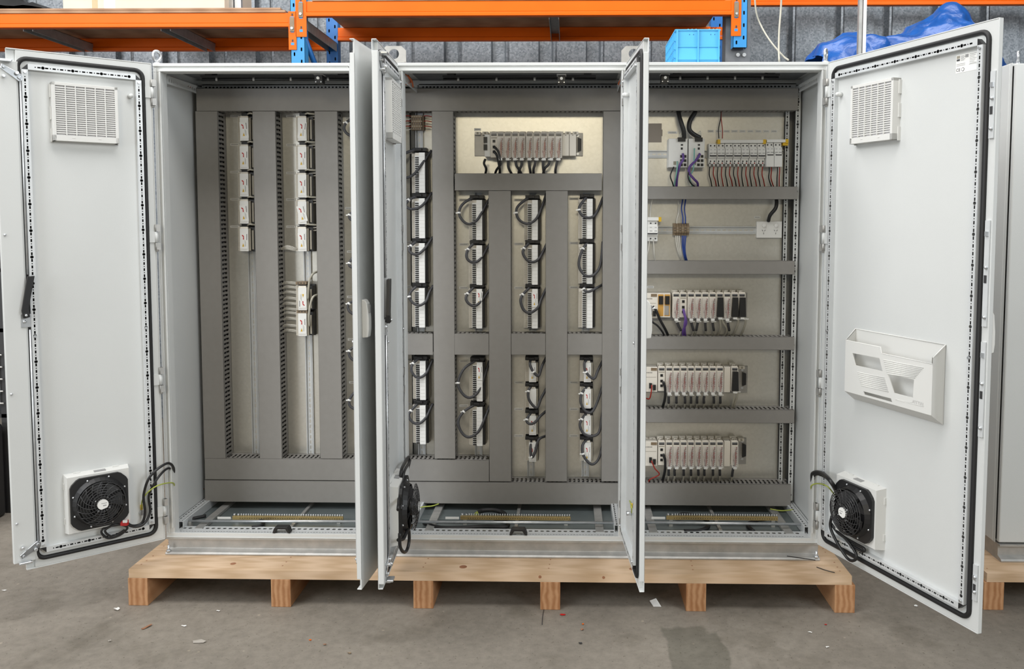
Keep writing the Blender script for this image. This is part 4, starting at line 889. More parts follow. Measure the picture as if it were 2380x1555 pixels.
for i, (xa, xb) in enumerate(((1706, 1702), (1713, 1706))): run_down([(xa, 905), (xa + 1, 920), (xb + 1, 940), (xb - 2, 955)], ('left' if i == 0 else 'right') + ' pale cable under the lone black plug of the middle rack', RC, True, 'cable_light', .0048, False)
run_down([(1706, 1081), (1703, 1095), (1701, 1110), (1699, 1127)], 'single grey cable under the lone module of the lowest rack', RC)
plate_tag(1512, 667, 'white marker tag above the processor of the upper rack', 16)

# ================================================================ right cabinet, top rows
for k, (xa, xb, yt) in enumerate(((1553.7, 1599, 322), (1600, 1638.6, 322))):
    a, b = at(xa, 389, .355), at(xb, yt, .355); c = Vector(((a.x + b.x) / 2, YP - .008, (a.z + b.z) / 2)); nm = 'left' if k == 0 else 'right'
    r = thing('network_switch', c, nm + ' of two white network switches under the black braided cables', 'network switch', 'network switches'); m = M(o=c); m.box(a.x, b.x - .001, .355, YP - .008, a.z, b.z, 'white'); m.build('body', r, bevel=.0015, seg=1)
    w = b.x - a.x; xr = b.x - .034
    for j in range(3):
        for i in range(2): m = M(o=c); zz = b.z - .074 - j * .019; m.box(xr + i * .016, xr + .012 + i * .016, .3538, .356, zz - .012, zz, 'black'); m.build('port', r)
    m = M(o=c); m.box(xr + .002, xr + .012, .354, .356, b.z - .032, b.z - .025, 'black'); m.box(xr + .002, xr + .011, .354, .356, b.z - .05, b.z - .04, 'black'); m.box(a.x + .02, a.x + .036, .354, .356, b.z - .056, b.z - .036, 'paper'); m.box(a.x + .022, a.x + .034, .354, .356, b.z - .118, b.z - .102, 'cream_dark'); m.build('panel_marks', r)
    m = M(o=c); m.box(xr - .012, xr + .022, .345, .375, b.z - .014, b.z + .004, 'black'); m.build('power_plug', r); m = M(o=c)
    for i in range(5): m.tube([(xr - .008 + i * .006, .352, b.z + .002), (xr - .004 + i * .005, .35, b.z + .016), (xr + .012, .352, b.z + .034)], .0016, 'white_wire', 5, 4)
    m.build('wire_fan', r)
for i, pts in enumerate(([(1590, 322), (1589, 305), (1583, 285), (1578, 268), (1576, 250)], [(1627, 320), (1612, 312), (1602, 300), (1604, 280), (1615, 262), (1617, 250)])):
    run_down(pts[0:1] + pts[1:], ('left' if i == 0 else 'right') + ' thick black braided cable into the top duct of the right cabinet', 'black braided cables', False, 'black', .0105, False, (.355, .345, .35, .385))
for i, (pts, mt, lb) in enumerate((([(1587, 357), (1588, 370), (1580, 384), (1574, 410), (1572, 436)], 'purple', 'purple cable out of the left network switch'), ([(1627, 357), (1618, 372), (1603, 388), (1602, 402), (1612, 415), (1621, 425), (1622, 436)], 'purple', 'purple cable out of the right network switch'), ([(1574, 375), (1574, 390), (1571, 410), (1566, 436)], 'teal', 'pale green cable out of the left network switch'), ([(1614, 345), (1613, 370), (1611, 395), (1603, 412), (1610, 436)], 'teal', 'pale green cable out of the right network switch'), ([(1566, 388), (1558, 408), (1563, 425), (1566, 436)], 'black', 'thin black lead under the left network switch'), ([(1604, 388), (1599, 408), (1605, 425), (1618, 436)], 'black', 'thin black lead under the right network switch'))):
    run_down(pts, lb, 'coloured leads under the network switches', False, mt, .0055 if mt == 'purple' else .003, False, (.348, .34, .35, .39))
# breakers
def breaker(px0, px1, y0, y1, label, tall=False, poles=2):
    a, b = at(px0, y1, .36), at(px1, y0, .36); c = Vector(((a.x + b.x) / 2, YP - .008, (a.z + b.z) / 2)); r = thing('circuit_breaker', c, label, 'circuit breaker', 'white circuit breakers'); h = b.z - a.z
    hm = .092; z1 = b.z; m = M(o=c); m.box(a.x, b.x - .0007, .375, YP - .008, z1 - hm, z1, 'white'); m.box(a.x, b.x - .0007, .360, .376, z1 - .066, z1 - .022, 'white'); m.build('body', r, bevel=.001, seg=1)
    if tall: m = M(o=c); m.box(a.x - .001, b.x, .352, YP - .008, a.z, z1 - .052, 'white'); m.build('residual_block', r, bevel=.0015, seg=1)
    pw = (b.x - a.x) / poles
    for i in range(poles):
        x = a.x + pw * (i + .5); m = M(o=c); m.cyl((x, .374, z1 - .010), (x, .377, z1 - .010), .0036, 'ink', 10); m.build('screw_hole', r)
        if not tall: m = M(o=c); m.cyl((x, .374, z1 - .080), (x, .377, z1 - .080), .0036, 'ink', 10); m.build('screw_hole', r)
        m = M(o=c); m.box(x - .006, x + .006, .3593, .361, z1 - .046, z1 - .043, 'ink_grey'); m.box(x - .005, x + .004, .3593, .361, z1 - .030, z1 - .028, 'ink_grey'); m.build('marking', r)
    m = M(o=c); m.box(a.x + .003, b.x - .004, .350, .362, z1 - .059, z1 - .053, 'ink'); m.box(a.x + .004, b.x - .005, .348, .360, z1 - .054, z1 - .049, 'white'); m.build('toggle', r)
    return r
ws = (1780 - 1648) / 7
for i in range(7): breaker(1648 + ws * i, 1648 + ws * (i + 1), 333, 379, LORD[i] + ' double breaker of the seven in the row beside the network switches')
for i in range(2): breaker(1780.5 + i * 19, 1799.3 + i * 19, 331, 388, ('left' if i == 0 else 'right') + ' one of two taller breakers at the right end of the row', True)
def busbar(px0, px1, y0, y1, label, caps):
    a, b = at(px0, y1, .365), at(px1, y0, .365); c = Vector(((a.x + b.x) / 2, .38, (a.z + b.z) / 2)); r = thing('busbar_cover', c, label, 'busbar cover', 'white busbar covers'); m = M(o=c); m.box(a.x, b.x, .362, .40, a.z, b.z, 'white'); m.build('strip', r, bevel=.001, seg=1)
    for x in caps: m = M(o=c); p = at(x, (y0 + y1) / 2, .362); m.box(p.x - .006, p.x + .006, .358, .402, a.z - .004, b.z + .001, 'yellow'); m.build('end_cap', r)
busbar(1673, 1778, 325, 332.5, 'long white busbar strip on top of the seven double breakers', (1671, 1777)); busbar(1782, 1827, 324, 331, 'short white busbar strip over the two taller breakers', (1829,)); busbar(1505, 1532, 505, 513, 'white busbar strip with yellow end above the small breaker', (1534,))
m = M(); p = at(1826, 335, .37); m.box(p.x - .012, p.x + .010, .366, .40, p.z - .006, p.z + .006, 'yellow'); one(m, 'terminal_end_piece', 'yellow end piece at the right of the tall breakers', 'end piece')
breaker(1496, 1530, 514, 557, 'small breaker at the left of the socket row, half hidden by the edge-on door', False, 3)
for i in range(14):
    x = 1650 + i * 9.43; b = (4, 5, 1, 2, 3, 5, 4, 2, 1, 3, 2, 4, 3, 4)[i] * .8
    run_down([(x, 378), (x, 386), (x - 1.5, 405), (x + b - 1, 420), (x + b + 2, 437)], ('black' if i % 2 == 0 else 'red') + ' wire under the breaker row, ' + (LORD[i] if i == 0 else ORD[i]) + (' of fourteen' if i == 0 else ' from the left'), 'red and black wires under the breakers', False, 'black' if i % 2 == 0 else 'red_wire', .0026, False, (.375, .372, .378, .40))
    m = M(); q = at(x, 384, .372); m.cyl((q.x, q.y, q.z - .006), (q.x, q.y, q.z + .006), .0032, 'paper', 8); one(m, 'wire_sleeve', 'white sleeve on the ' + ('leftmost' if i == 0 else ORD[i]) + ' wire below the breaker row', 'wire sleeve', 'white wire sleeves')
for i, (x, mt) in enumerate(((1788, 'black'), (1793, 'red_wire'), (1807, 'black'), (1812, 'red_wire'))):
    run_down([(x, 388), (x, 398), (x - 1, 415), (x + (6 if i < 2 else -1), 437)], ('black' if mt == 'black' else 'red') + ' wire below the ' + ('left' if i < 2 else 'right') + ' tall breaker', 'red and black wires under the breakers', False, mt, .0026, False, (.372, .372, .378, .40))
for i, (mt, xx) in enumerate((('black', 1671), ('red_wire', 1679))):
    run_down([(1676, 256), (1675 + i, 275), (xx - 1 + i, 300), (xx, 322)], ('black' if i == 0 else 'red') + ' wire dropping from the top duct to the busbar', 'wires from the top duct to the busbar', False, mt, .0022, False, (.385, .37, .365, .37))
for i in range(9): plate_tag(1652 + i * 18.4, 305, LORD[i] + ' white marker tag in the row above the breakers', 14)
plate_tag(1563, 308, 'white marker tag above the left network switch', 22); plate_tag(1760, 505, 'white marker tag above the power socket', 15)
# brown tape on the plate
a, b = at(1500, 331, YP - .0008), at(1540, 288, YP - .0008); m = M(); zs = [a.z + (b.z - a.z) * k / 3 for k in range(4)]
for k in range(3): m.box(a.x, b.x - .004 * ((k + 1) % 2), YP - .001 - .0005 * (k % 2), YP, zs[k], zs[k + 1] + .002, 'tapegrey')
one(m, 'tape_patch', 'patch of grey-brown tape stuck to the plate beside the edge-on door', 'tape')
# power socket
a, b = at(1758.5, 553, .405), at(1818, 514.5, .405); c = Vector(((a.x + b.x) / 2, YP, (a.z + b.z) / 2)); r = thing('power_socket', c, 'white double power socket in the right cabinet', 'power socket'); m = M(o=c); m.box(a.x, b.x, .405, YP, a.z, b.z, 'white'); m.build('face_plate', r, bevel=.002)
for k in range(2):
    xc = c.x + (-.026 if k == 0 else .029); m = M(o=c); m.cyl((xc, .404, c.z + .020), (xc, .398, c.z + .020), .0085, 'white', 16); m.build('switch_button', r)
    m = M(o=c)
    for dx, dz, s in ((-.0055, .002, .7), (.0055, .002, -.7), (0, -.011, 0)): ca, sa = math.cos(s), math.sin(s); m.prism([(xc + dx + x * ca - z * sa, c.z - .006 + dz + x * sa + z * ca) for x, z in ((-.001, -.004), (.001, -.004), (.001, .004), (-.001, .004))], 'y', .4042, .4056, 'ink')
    m.build('socket_slots', r)
run_down([(1786, 514), (1790, 500), (1802, 485), (1805, 472), (1804, 455)], 'thick black cable curving from the power socket up to the duct', 'black braided cables', False, 'black', .0085, False, (.40, .375, .375, .39))
for i, (pts, mt, lb) in enumerate((([(1573, 520), (1574, 508), (1578, 490), (1576, 462)], 'white_wire', 'white wire rising from the small brown bank'), ([(1587, 520), (1587, 505), (1584, 485), (1587, 462)], 'blue_wire', 'left blue wire rising from the small brown bank'), ([(1593, 520), (1593, 505), (1591, 485), (1594, 462)], 'blue_wire', 'right blue wire rising from the small brown bank'),
        ([(1571, 548), (1572, 565), (1578, 590), (1586, 608)], 'white_wire', 'leftmost white wire falling from the small brown bank'), ([(1575, 548), (1576, 565), (1581, 590), (1588, 608)], 'white_wire', 'second white wire falling from the small brown bank'), ([(1579, 548), (1580, 565), (1584, 590), (1590, 608)], 'white_wire', 'third white wire falling from the small brown bank'),
        ([(1586, 548), (1586, 570), (1590, 595), (1594, 608)], 'blue_wire', 'leftmost blue wire falling from the small brown bank'), ([(1590, 548), (1589, 572), (1592, 595), (1596, 608)], 'blue_wire', 'middle blue wire falling from the small brown bank'), ([(1594, 548), (1592, 575), (1594, 595), (1598, 608)], 'blue_wire', 'rightmost blue wire falling from the small brown bank'),
        ([(1511, 505), (1513, 480), (1516, 466), (1520, 455)], 'white_wire', 'white wire rising from the small breaker'), ([(1510, 556), (1508, 575), (1505, 592), (1505, 608)], 'white_wire', 'left white wire falling from the small breaker'), ([(1518, 556), (1520, 575), (1521, 592), (1524, 608)], 'white_wire', 'right white wire falling from the small breaker'))):
    run_down(pts, lb, 'white and blue wires of the socket row', False, mt, .0029 if mt == 'blue_wire' else .0022, False, (.375, .375, .38, .40))

# ================================================================ bottom and top of the enclosures
for i, (x0, x1, nm) in enumerate(((540, 797, 'left'), (1070, 1326, 'middle'), (1549, 1808, 'right'))):
    a, b = at(x0, 1207, .15), at(x1, 1207, .15); zt = at((x0 + x1) / 2, 1201, .15).z; c = Vector(((a.x + b.x) / 2, .155, a.z)); r = thing('earth_bar', c, 'brass earth bar with a row of screws in the bottom of the ' + nm + ' cabinet', 'earth bar', 'brass earth bars')
    m = M(o=c); m.box(a.x, b.x, .150, .162, a.z - .002, zt, 'brass'); dots(m, a.x + .03, b.x, .150, a.z + .001, zt - .004, 44, 1, .0016, 'dark'); m.build('bar', r); m = M(o=c)
    for k in range(44): x = a.x + .028 + (b.x - a.x - .032) * k / 43; m.cyl((x, .156, zt), (x, .156, zt + .010), .0034, 'zinc', 6)
    m.build('screw_row', r)['kind'] = 'stuff'
    for k in range(2): m = M(o=c); x = a.x + .008 + k * .018; m.cyl((x, .156, zt), (x, .156, zt + .010), .005, 'zinc', 8); m.build('bolt', r)
    m = M(o=c)
    for x in (a.x + .02, b.x - .02): m.box(x - .008, x + .008, .150, .162, ZB + .0105, a.z - .002, 'zinc_dull')
    m.build('foot', r)
    p = at(x0 - 19, 1204, .15); m = M(); m.box(p.x - .03, p.x + .03, .149, .152, p.z - .005, p.z + .005, 'paper'); m.box(p.x - .03, p.x + .03, .15, .16, p.z - .006, p.z - .005, 'rail_steel'); one(m, 'marker_tag', 'white marker strip at the left end of the ' + nm + ' earth bar', 'marker tag', 'white strips at the earth bars')
for i, (x0, x1, y0, y1, nm) in enumerate(((440, 905, 1211.5, 1212, 'left'), (945, 1447, 1213, 1215.5, 'middle'), (1485, 1888, 1214, 1219, 'right'))):
    a, b = at(x0, y0, .10), at(x1, y1, .10); c = (a + b) / 2; c.y = .10; m = M(o=c); m.cyl(a, b, .0062, 'zinc', 10); m.box(a.x, a.x + .012, .09, .11, ZB + .0105, a.z, 'zinc_dull'); m.box(b.x - .012, b.x, .09, .11, ZB + .0105, b.z, 'zinc_dull'); o = m.build('cable_rail'); o.location = c; tag(o, 'shiny cable support rail across the bottom of the ' + nm + ' cabinet', 'rail', 'cable support rails')
for i, (px, py, nm) in enumerate(((656, 1228, 'left'), (1205, 1233, 'middle'))):
    p = at(px, py, .012); p.z = ZB + .038; m = M(o=p); m.prism([(-.038 + p.x, p.z - .014), (p.x - .028, p.z - .014), (p.x - .018, p.z + .002), (p.x + .018, p.z + .002), (p.x + .028, p.z - .014), (p.x + .038, p.z - .014), (p.x + .032, p.z + .004), (p.x + .026, p.z + .012), (p.x - .026, p.z + .012), (p.x - .032, p.z + .004)], 'y', -.004, .030, 'black'); o = m.build('sill_clip', bevel=.002); o.location = p; tag(o, 'black plastic clip on the front sill of the ' + nm + ' cabinet', 'clip', 'black sill clips')
def cable3(pts, mt, r, label, name='cable', cat='cable', group=None, sub=6):
    c = Vector(pts[0]); m = M(o=c); m.tube(pts, r, mt, 8, sub); o = m.build(name); o.location = c; return tag(o, label, cat, group)
def F(px, py, z): return atz(px, py, ZB + z)
cable3([F(565, 1210, .02), F(590, 1207, .022), F(612, 1212, .022), F(606, 1222, .022), F(585, 1226, .02)], 'rubber', .008, 'black cable curl on the floor of the left cabinet')
cable3([F(400, 1213, .035), F(425, 1209, .03), F(450, 1205, .03), F(478, 1199, .03)], 'rubber', .008, 'black cable bundle in the front left corner of the left cabinet')
cable3([F(985, 1215, .02), F(1020, 1226, .02), F(1070, 1227, .02), F(1130, 1224, .02), F(1175, 1225, .022), F(1178, 1214, .022), F(1150, 1206, .02)], 'rubber', .009, 'black cable coil lying across the floor of the middle cabinet, left half')
cable3([F(1108, 1196, .03), F(1120, 1187, .035), F(1150, 1186, .035), F(1170, 1193, .03), F(1176, 1200, .03)], 'rubber', .011, 'thick black cable hump behind the middle earth bar')
cable3([F(1575, 1202, .03), F(1585, 1196, .035), F(1610, 1198, .03), F(1640, 1207, .03), F(1645, 1225, .022), F(1625, 1234, .02), F(1590, 1235, .02)], 'rubber', .010, 'black cable coil left of centre on the floor of the right cabinet')
cable3([F(1780, 1206, .02), F(1745, 1214, .02), F(1738, 1222, .02), F(1752, 1235, .02)], 'rubber', .008, 'black cable curve near the right end of the right cabinet floor')
for i, px in enumerate((1098, 1104, 1109, 1114)):
    cable3([F(px, 1201, .045), F(px + (1109 - px) * .5, 1194, .05), F(1109, 1189, .045)], 'gy_wire', .0022, ('leftmost', 'second', 'third', 'rightmost')[i] + ' green and yellow wire rising from the middle earth bar', 'earth_wire', 'wire', 'earth wires at the middle bar')
cable3([F(973, 1181, .05), F(985, 1178, .05), F(1005, 1176, .055), F(1020, 1171, .06)], 'gy_wire', .0028, 'green and yellow wire under the lowest duct beside the middle fan', 'earth_wire', 'wire')
cable3([F(1790, 1183, .05), F(1815, 1187, .045), F(1843, 1185, .05)], 'gy_wire', .0028, 'green and yellow wire under the lowest duct of the right cabinet', 'earth_wire', 'wire')
cable3([at(1863, 1144, .34), at(1864, 1165, .33), at(1862, 1186, .32)], 'gy_wire', .0028, 'green and yellow wire hanging in the rear right corner of the right cabinet', 'earth_wire', 'wire')
cable3([at(475, 1136, .36), at(450, 1137, .35), at(430, 1131, .33), at(428, 1145, .32), at(440, 1165, .30), at(452, 1180, .28)], 'brown_wire', .0024, 'thin brown wire arc beside the left side wall', 'wire', 'wire')
# roof: lamp switches, lamp bars, orange leads
for i, (px, py, nm) in enumerate(((740, 183, 'left'), (1305, 184, 'middle'), (1546, 182, 'right'))):
    p = at(px, py, .06); r = thing('door_switch', p, 'black door switch with a white button under the roof of the ' + nm + ' cabinet', 'switch', 'black door switches'); m = M(o=p); m.box(p.x - .016, p.x + .016, .06, .10, p.z - .018, p.z + .018, 'black'); m.box(p.x - .02, p.x + .02, .055, .10, p.z + .016, ZB + HT - .036, 'zinc_dull'); m.build('body', r, bevel=.002); m = M(o=p); m.cyl((p.x, .06, p.z + .002), (p.x, .050, p.z + .002), .006, 'white', 12); m.build('button', r)
    for dx in (-.011, .011): m = M(o=p); m.cyl((p.x + dx, .06, p.z - .013), (p.x + dx, .058, p.z - .013), .0025, 'zinc', 8); m.build('screw', r)
for i, (x0, x1, y, nm) in enumerate(((470, 815, 184, 'left'), (1030, 1385, 184, 'middle'), (1555, 1810, 181, 'right'))):
    a, b = at(x0, y, .16), at(x1, y, .16); c = (a + b) / 2; r = thing('lamp_bar', c, 'dark lamp bar under the roof of the ' + nm + ' cabinet', 'lamp', 'dark lamp bars'); m = M(o=c); zt = ZB + HT - .004; m.box(a.x, b.x, .14, .20, c.z + .006, c.z + .014, 'dark'); m.cyl((a.x, .16, c.z), (b.x, .16, c.z), .005, 'black', 8); m.box(a.x + .02, a.x + .05, .14, .2, c.z + .014, zt, 'dark'); m.box(b.x - .05, b.x - .02, .14, .2, c.z + .014, zt, 'dark'); m.build('housing', r)
    for k in range(4): m = M(o=c); x = a.x + (b.x - a.x) * (k + .4) / 4; m.cyl((x, .155, c.z - .008), (x, .155, c.z + .008), .005, 'zinc_dull', 8); m.build('clamp', r)
for i, (pts, lb) in enumerate((([(940, 172, .1), (950, 180, .12), (955, 190, .16), (944, 196, .2)], 'orange lead in the upper left corner of the middle cabinet, outer one'), ([(948, 175, .12), (957, 188, .14), (960, 202, .2)], 'orange lead in the upper left corner of the middle cabinet, inner one'), ([(1447, 176, .1), (1441, 188, .14), (1438, 196, .2), (1449, 200, .24)], 'orange lead in the upper right corner of the middle cabinet'), ([(385, 176, .1), (415, 186, .2), (445, 203, .3)], 'orange lead along the roof at the left side wall'))):
    cable3([at(*p) for p in pts], 'lead_orange', .0035, lb, 'lead', 'cable', 'orange leads under the roof')

# ================================================================ lifting gear on the roof
def eye(px, py, Y, label, base):
    p = at(px, py, Y); r = thing('eye_bolt', (p.x, Y, base), label, 'eye bolt', 'lifting eyes'); c = Vector((p.x, Y, base)); zc = base + .034
    m = M(o=c); m.tube([(p.x + .0085 * math.cos(t), Y + .016 * math.cos(t), zc + .020 * math.sin(t)) for t in [2 * math.pi * k / 16 for k in range(16)]], .0062, 'zinc', 8, 1, True); m.build('ring', r); m = M(o=c); m.cyl((p.x, Y, base), (p.x, Y, base + .005), .015, 'zinc', 14); m.cyl((p.x, Y, base + .005), (p.x, Y, zc - .016), .010, 'zinc', 12, .007); m.build('shank', r)
ZTOP = ZB + HT + .001
eye(365, 140, .03, 'lifting eye bolt on the left corner of the left cabinet', ZTOP); eye(1919, 136, .03, 'lifting eye bolt on the right corner of the right cabinet', ZTOP)
for i, (x0, x1, nm) in enumerate(((888, 943.5, 'left and middle'), (1444, 1502, 'middle and right'))):
    a, b = at(x0, 145, .03), at(x1, 107, .03); c = Vector(((a.x + b.x) / 2, .03, ZTOP)); r = thing('lifting_bracket', c, 'zinc lifting bracket with a round hole where the ' + nm + ' cabinets join', 'lifting bracket', 'lifting brackets'); h = b.z - ZTOP; w = (b.x - a.x) / 2; k = .018
    out = [(c.x - w, ZTOP), (c.x + w, ZTOP), (c.x + w, ZTOP + h - k), (c.x + w - k, ZTOP + h), (c.x - w + k, ZTOP + h), (c.x - w, ZTOP + h - k)]; hole = [(c.x + .021 * math.cos(t), ZTOP + h * .55 + .021 * math.sin(t)) for t in [2 * math.pi * q / 20 for q in range(20)]]
    tr_ = tessellate_polygon([[Vector((p[0], p[1], 0)) for p in L] for L in (out, hole)]); fl = out + hole; m = M(o=c)
    for y in (.028, .034): m.add([(p[0], y, p[1]) for p in fl], [tuple(t) for t in tr_], 'zinc_dull')
    for L in (out, hole):
        for q in range(len(L)): p0, p1 = L[q], L[(q + 1) % len(L)]; m.quad((p0[0], .028, p0[1]), (p1[0], .028, p1[1]), (p1[0], .034, p1[1]), (p0[0], .034, p0[1]), 'zinc_dull')
    m.build('plate', r); m = M(o=c); m.box(c.x - w, c.x + w, .0, .034, ZTOP, ZTOP + .005, 'zinc_dull'); m.build('foot', r); m = M(o=c); m.cyl((c.x - .01, .014, ZTOP + .005), (c.x - .01, .014, ZTOP + .012), .011, 'zinc', 6); m.build('bolt', r)
p = at(1730, 143, .1); m = M(); m.box(p.x - .045, p.x + .045, .06, .2, ZTOP, ZTOP + .006, 'paper'); one(m, 'roof_pad', 'small white pad lying on the roof of the right cabinet', 'pad')

# ================================================================ blue plastic bin on the roof
yb = .10; a, b = at(1572, 144, yb), at(1673, 68, yb); z0 = ZTOP; z1 = b.z; x0, x1 = a.x, b.x; xm = (x0 + x1) / 2; dep = .36; c = Vector((xm, yb, z0)); r = thing('storage_bin', c, 'light blue plastic storage bin standing on the roof of the right cabinet', 'storage bin')
m = M(o=c); m.box(x0, x1, yb + .02, yb + dep, z0, z0 + .004, 'crate_blue'); m.box(x0, x0 + .004, yb + .012, yb + dep, z0, z1, 'crate_blue'); m.box(x1 - .004, x1, yb + .012, yb + dep, z0, z1, 'crate_blue'); m.box(x0, x1, yb + dep - .004, yb + dep, z0, z1, 'crate_blue')
for k in range(10): y = yb + .04 + k * .034; m.box(x0 - .006, x0, y, y + .006, z0 + .01, z1 - .004, 'crate_blue')
for k in range(3): m.box(x0 - .006, x0, yb + .03, yb + dep, z0 + .04 + k * .035, z0 + .044 + k * .035, 'crate_blue')
m.build('tub', r); m = M(o=c)
zf = z0 + (z1 - z0) * .54
for u0, u1 in ((x0 + .004, xm - .003), (xm + .003, x1 - .004)):
    m.add([(u0, yb + .008, zf), (u1, yb + .008, zf), (u1, yb, z0 + .028), (u0, yb, z0 + .028), (u0 + .006, yb + .022, z0), (u1 - .006, yb + .022, z0), (u0, yb + .010, z1), (u1, yb + .010, z1)], [(0, 3, 2, 1), (3, 4, 5, 2), (6, 0, 1, 7)], 'crate_blue'); m.box(u0, u1, yb + .004, yb + .010, zf - .002, zf + .002, 'crate_blue')
    for k in (.55, .75, .95): xx = u0 + (u1 - u0) * k; m.ball((xx, yb + .012, z1 + .001), .004, 'crate_blue', 8)
    for k in (.62, .82): xx = u0 + (u1 - u0) * k; m.box(xx - .0015, xx + .0015, yb + .009, yb + .0105, z1 - .022, z1 - .017, 'crate_dark')
for xx in (x0, xm - .0025, x1 - .005): m.box(xx, xx + .005, yb - .004, yb + .014, z0, z1, 'crate_blue')
m.build('front_panel', r); m = M(o=c); m.box(x0 - .004, x1 + .004, yb + .006, yb + .014, z1 - .003, z1 + .002, 'crate_blue'); m.box(x0 - .006, x0 + .004, yb + .01, yb + dep, z1 - .003, z1 + .002, 'crate_blue'); m.box(x1 - .004, x1 + .006, yb + .01, yb + dep, z1 - .003, z1 + .002, 'crate_blue'); m.build('rim', r)

# ================================================================ pallet
PY0 = -.1645; PZ = ZB - HP
def pallet(xa, xb, y0, y1, ztop, zbot, runners, label, knots=()):
    c = Vector(((xa + xb) / 2, y0, 0)); r = thing('pallet', c, label, 'pallet', 'timber pallets'); n = 4; wd = (y1 - y0) / n
    for i in range(n):
        m = M(o=c); m.box(xa, xb, y0 + wd * i + .001, y0 + wd * (i + 1) - .002, ztop - .037, ztop, 'pine')
        if i == 0:
            for kx, ky, kr in knots:
                if ky is None: m.cyl((kx, y0 + .0009, ztop - .016), (kx, y0 + .0005, ztop - .016), kr, 'pine_knot', 12)
                else: m.cyl((kx, y0 + ky, ztop), (kx, y0 + ky, ztop + .0003), kr, 'pine_knot', 14)
        for xn in [q + .035 for q in runners]:
            for k in (.25, .45, .7):
                m.cyl((xn + .012 * (k - .4), y0 + wd * (i + k), ztop - .001), (xn + .012 * (k - .4), y0 + wd * (i + k), ztop + .0004), .0035, 'pine_knot', 8)
        m.build('deck_board', r, bevel=.0012)
    for x in runners: m = M(o=c); m.box(x, x + .081, y0 + .0, y1, zbot, ztop - .0375, 'hardwood'); m.build('runner', r, bevel=.002)
    return r
rx = [atz(px, 1412, 0).x for px in (293.5, 629.6, 962, 1256, 1591.5, 1931)]
pallet(-.081, 2.860, PY0, .62, PZ, 0, rx, 'large timber pallet carrying the row of three open cabinets', ((at(527, 1308, PY0).x, .065, .012), (1.285, .055, .016), (1.98, .05, .012), (at(1255, 1336, PY0).x, None, .0065), (at(1403, 1333, PY0).x, None, .006)))

# ================================================================ neighbouring cabinet on the right
NX = 3.52; c = Vector((NX + .3, .0, ZB)); r = thing('neighbour_cabinet', c, 'closed light grey cabinet at the right edge behind the open door', 'electrical cabinet')
m = M(o=c); m.box(NX, NX + .62, .045, .55, ZB, ZB + HT, 'paint'); m.build('body', r, bevel=.004); m = M(o=c); m.box(NX + .008, NX + .615, .008, .030, ZB + .006, ZB + HT - .006, 'paint'); m.build('door', r, bevel=.005); m = M(o=c); m.box(NX + .002, NX + .004, .03, .05, ZB, ZB + HT, 'paint'); m.box(NX + .012, NX + .61, .028, .05, ZB + .012, ZB + HT - .012, 'dark'); m.build('seal', r)
for z in (.20, 1.0, 1.84): m = M(o=c); m.cyl((NX, .13, ZB + z), (NX - .004, .13, ZB + z), .006, 'zinc', 10); m.build('side_screw', r)
m = M(); m.prism([(a_ + .004, b_) for a_, b_ in prof], 'x', NX + .01, NX + .6, 'zinc_dull'); m.box(NX + .012, NX + .05, .06, .55, PZ, ZB - .001, 'zinc_dull'); o = one(m, 'plinth', 'galvanised plinth under the neighbouring cabinet', 'plinth')
eye(2366, 140, .09, 'lifting eye bolt on the neighbouring cabinet at the right edge', ZB + HT)
npx = at(2300, 1340, PY0 + .02).x; pallet(npx, npx + 1.0, PY0 + .04, .66, PZ, 0, [npx - .01, npx + .55], 'second timber pallet at the right edge under the neighbouring cabinet')

# ================================================================ pallet racking behind
YF, YR = 1.9, 2.64
rk = thing('pallet_racking', (1.4, YF, 0), 'orange and blue pallet racking in front of the corrugated wall', 'pallet racking'); O = Vector((1.4, YF, 0))
def upright(x0, x1, y, z0, z1, back=False):
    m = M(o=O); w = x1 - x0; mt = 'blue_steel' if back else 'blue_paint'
    zs = []; z = z0 + .03
    sgn = 1
    # slotted face, two rows
    holes = []
    z = .03
    while z < z1 - z0 - .03: holes.append((z, .012, .005)); z += .0762
    punched(m, (x0, y, z0), (0, 0, 1), (1, 0, 0), z1 - z0, w / 2, holes, mt); punched(m, (x0 + w / 2, y, z0), (0, 0, 1), (1, 0, 0), z1 - z0, w / 2, [(h + .030, a_, b_) for h, a_, b_ in holes[:-1]], mt)
    m.box(x0, x0 + .003, y, y + .07, z0, z1, mt); m.box(x1 - .003, x1, y, y + .07, z0, z1, mt); m.box(x0 + .006, x1 - .006, y + .03, y + .032, z0, z1, 'dark'); m.build('upright', rk)
def beam(xa, xb, y, z0, z1):
    m = M(o=O); h = z1 - z0; m.box(xa, xb, y, y + .045, z0 + h * .28, z1, 'orange'); m.box(xa, xb, y - .007, y + .045, z0, z0 + h * .27, 'orange'); m.build('beam', rk, bevel=.004)
def connector(x0, x1, y, z0, z1):
    m = M(o=O); m.box(x0, x1, y - .005, y, z0, z1, 'orange'); xm = (x0 + x1) / 2
    for k in (.12, .45, .80): zz = z0 + (z1 - z0) * k; m.box(xm - .010, xm + .010, y - .0058, y - .0048, zz, zz + .016, 'blue_paint'); m.box(xm - .004, xm + .006, y - .0058, y - .0048, zz + .02, zz + .035, 'dark')
    m.build('end_plate', rk); m = M(o=O); zz = z0 + (z1 - z0) * .66; m.box(xm - .014, xm + .014, y - .012, y - .005, zz - .045, zz + .045, 'brown'); m.build('safety_lock', rk); m = M(o=O); m.cyl((xm, y - .012, zz - .025), (xm, y - .018, zz - .025), .008, 'zinc', 10); m.build('lock_bolt', rk)
ux0, ux1 = at(675, 60, YF).x, at(708, 60, YF).x
upright(ux0, ux1, YF, 0, 3.6); upright(at(758, 60, YR).x, at(785, 60, YR).x, YR, 0, 3.6, True)
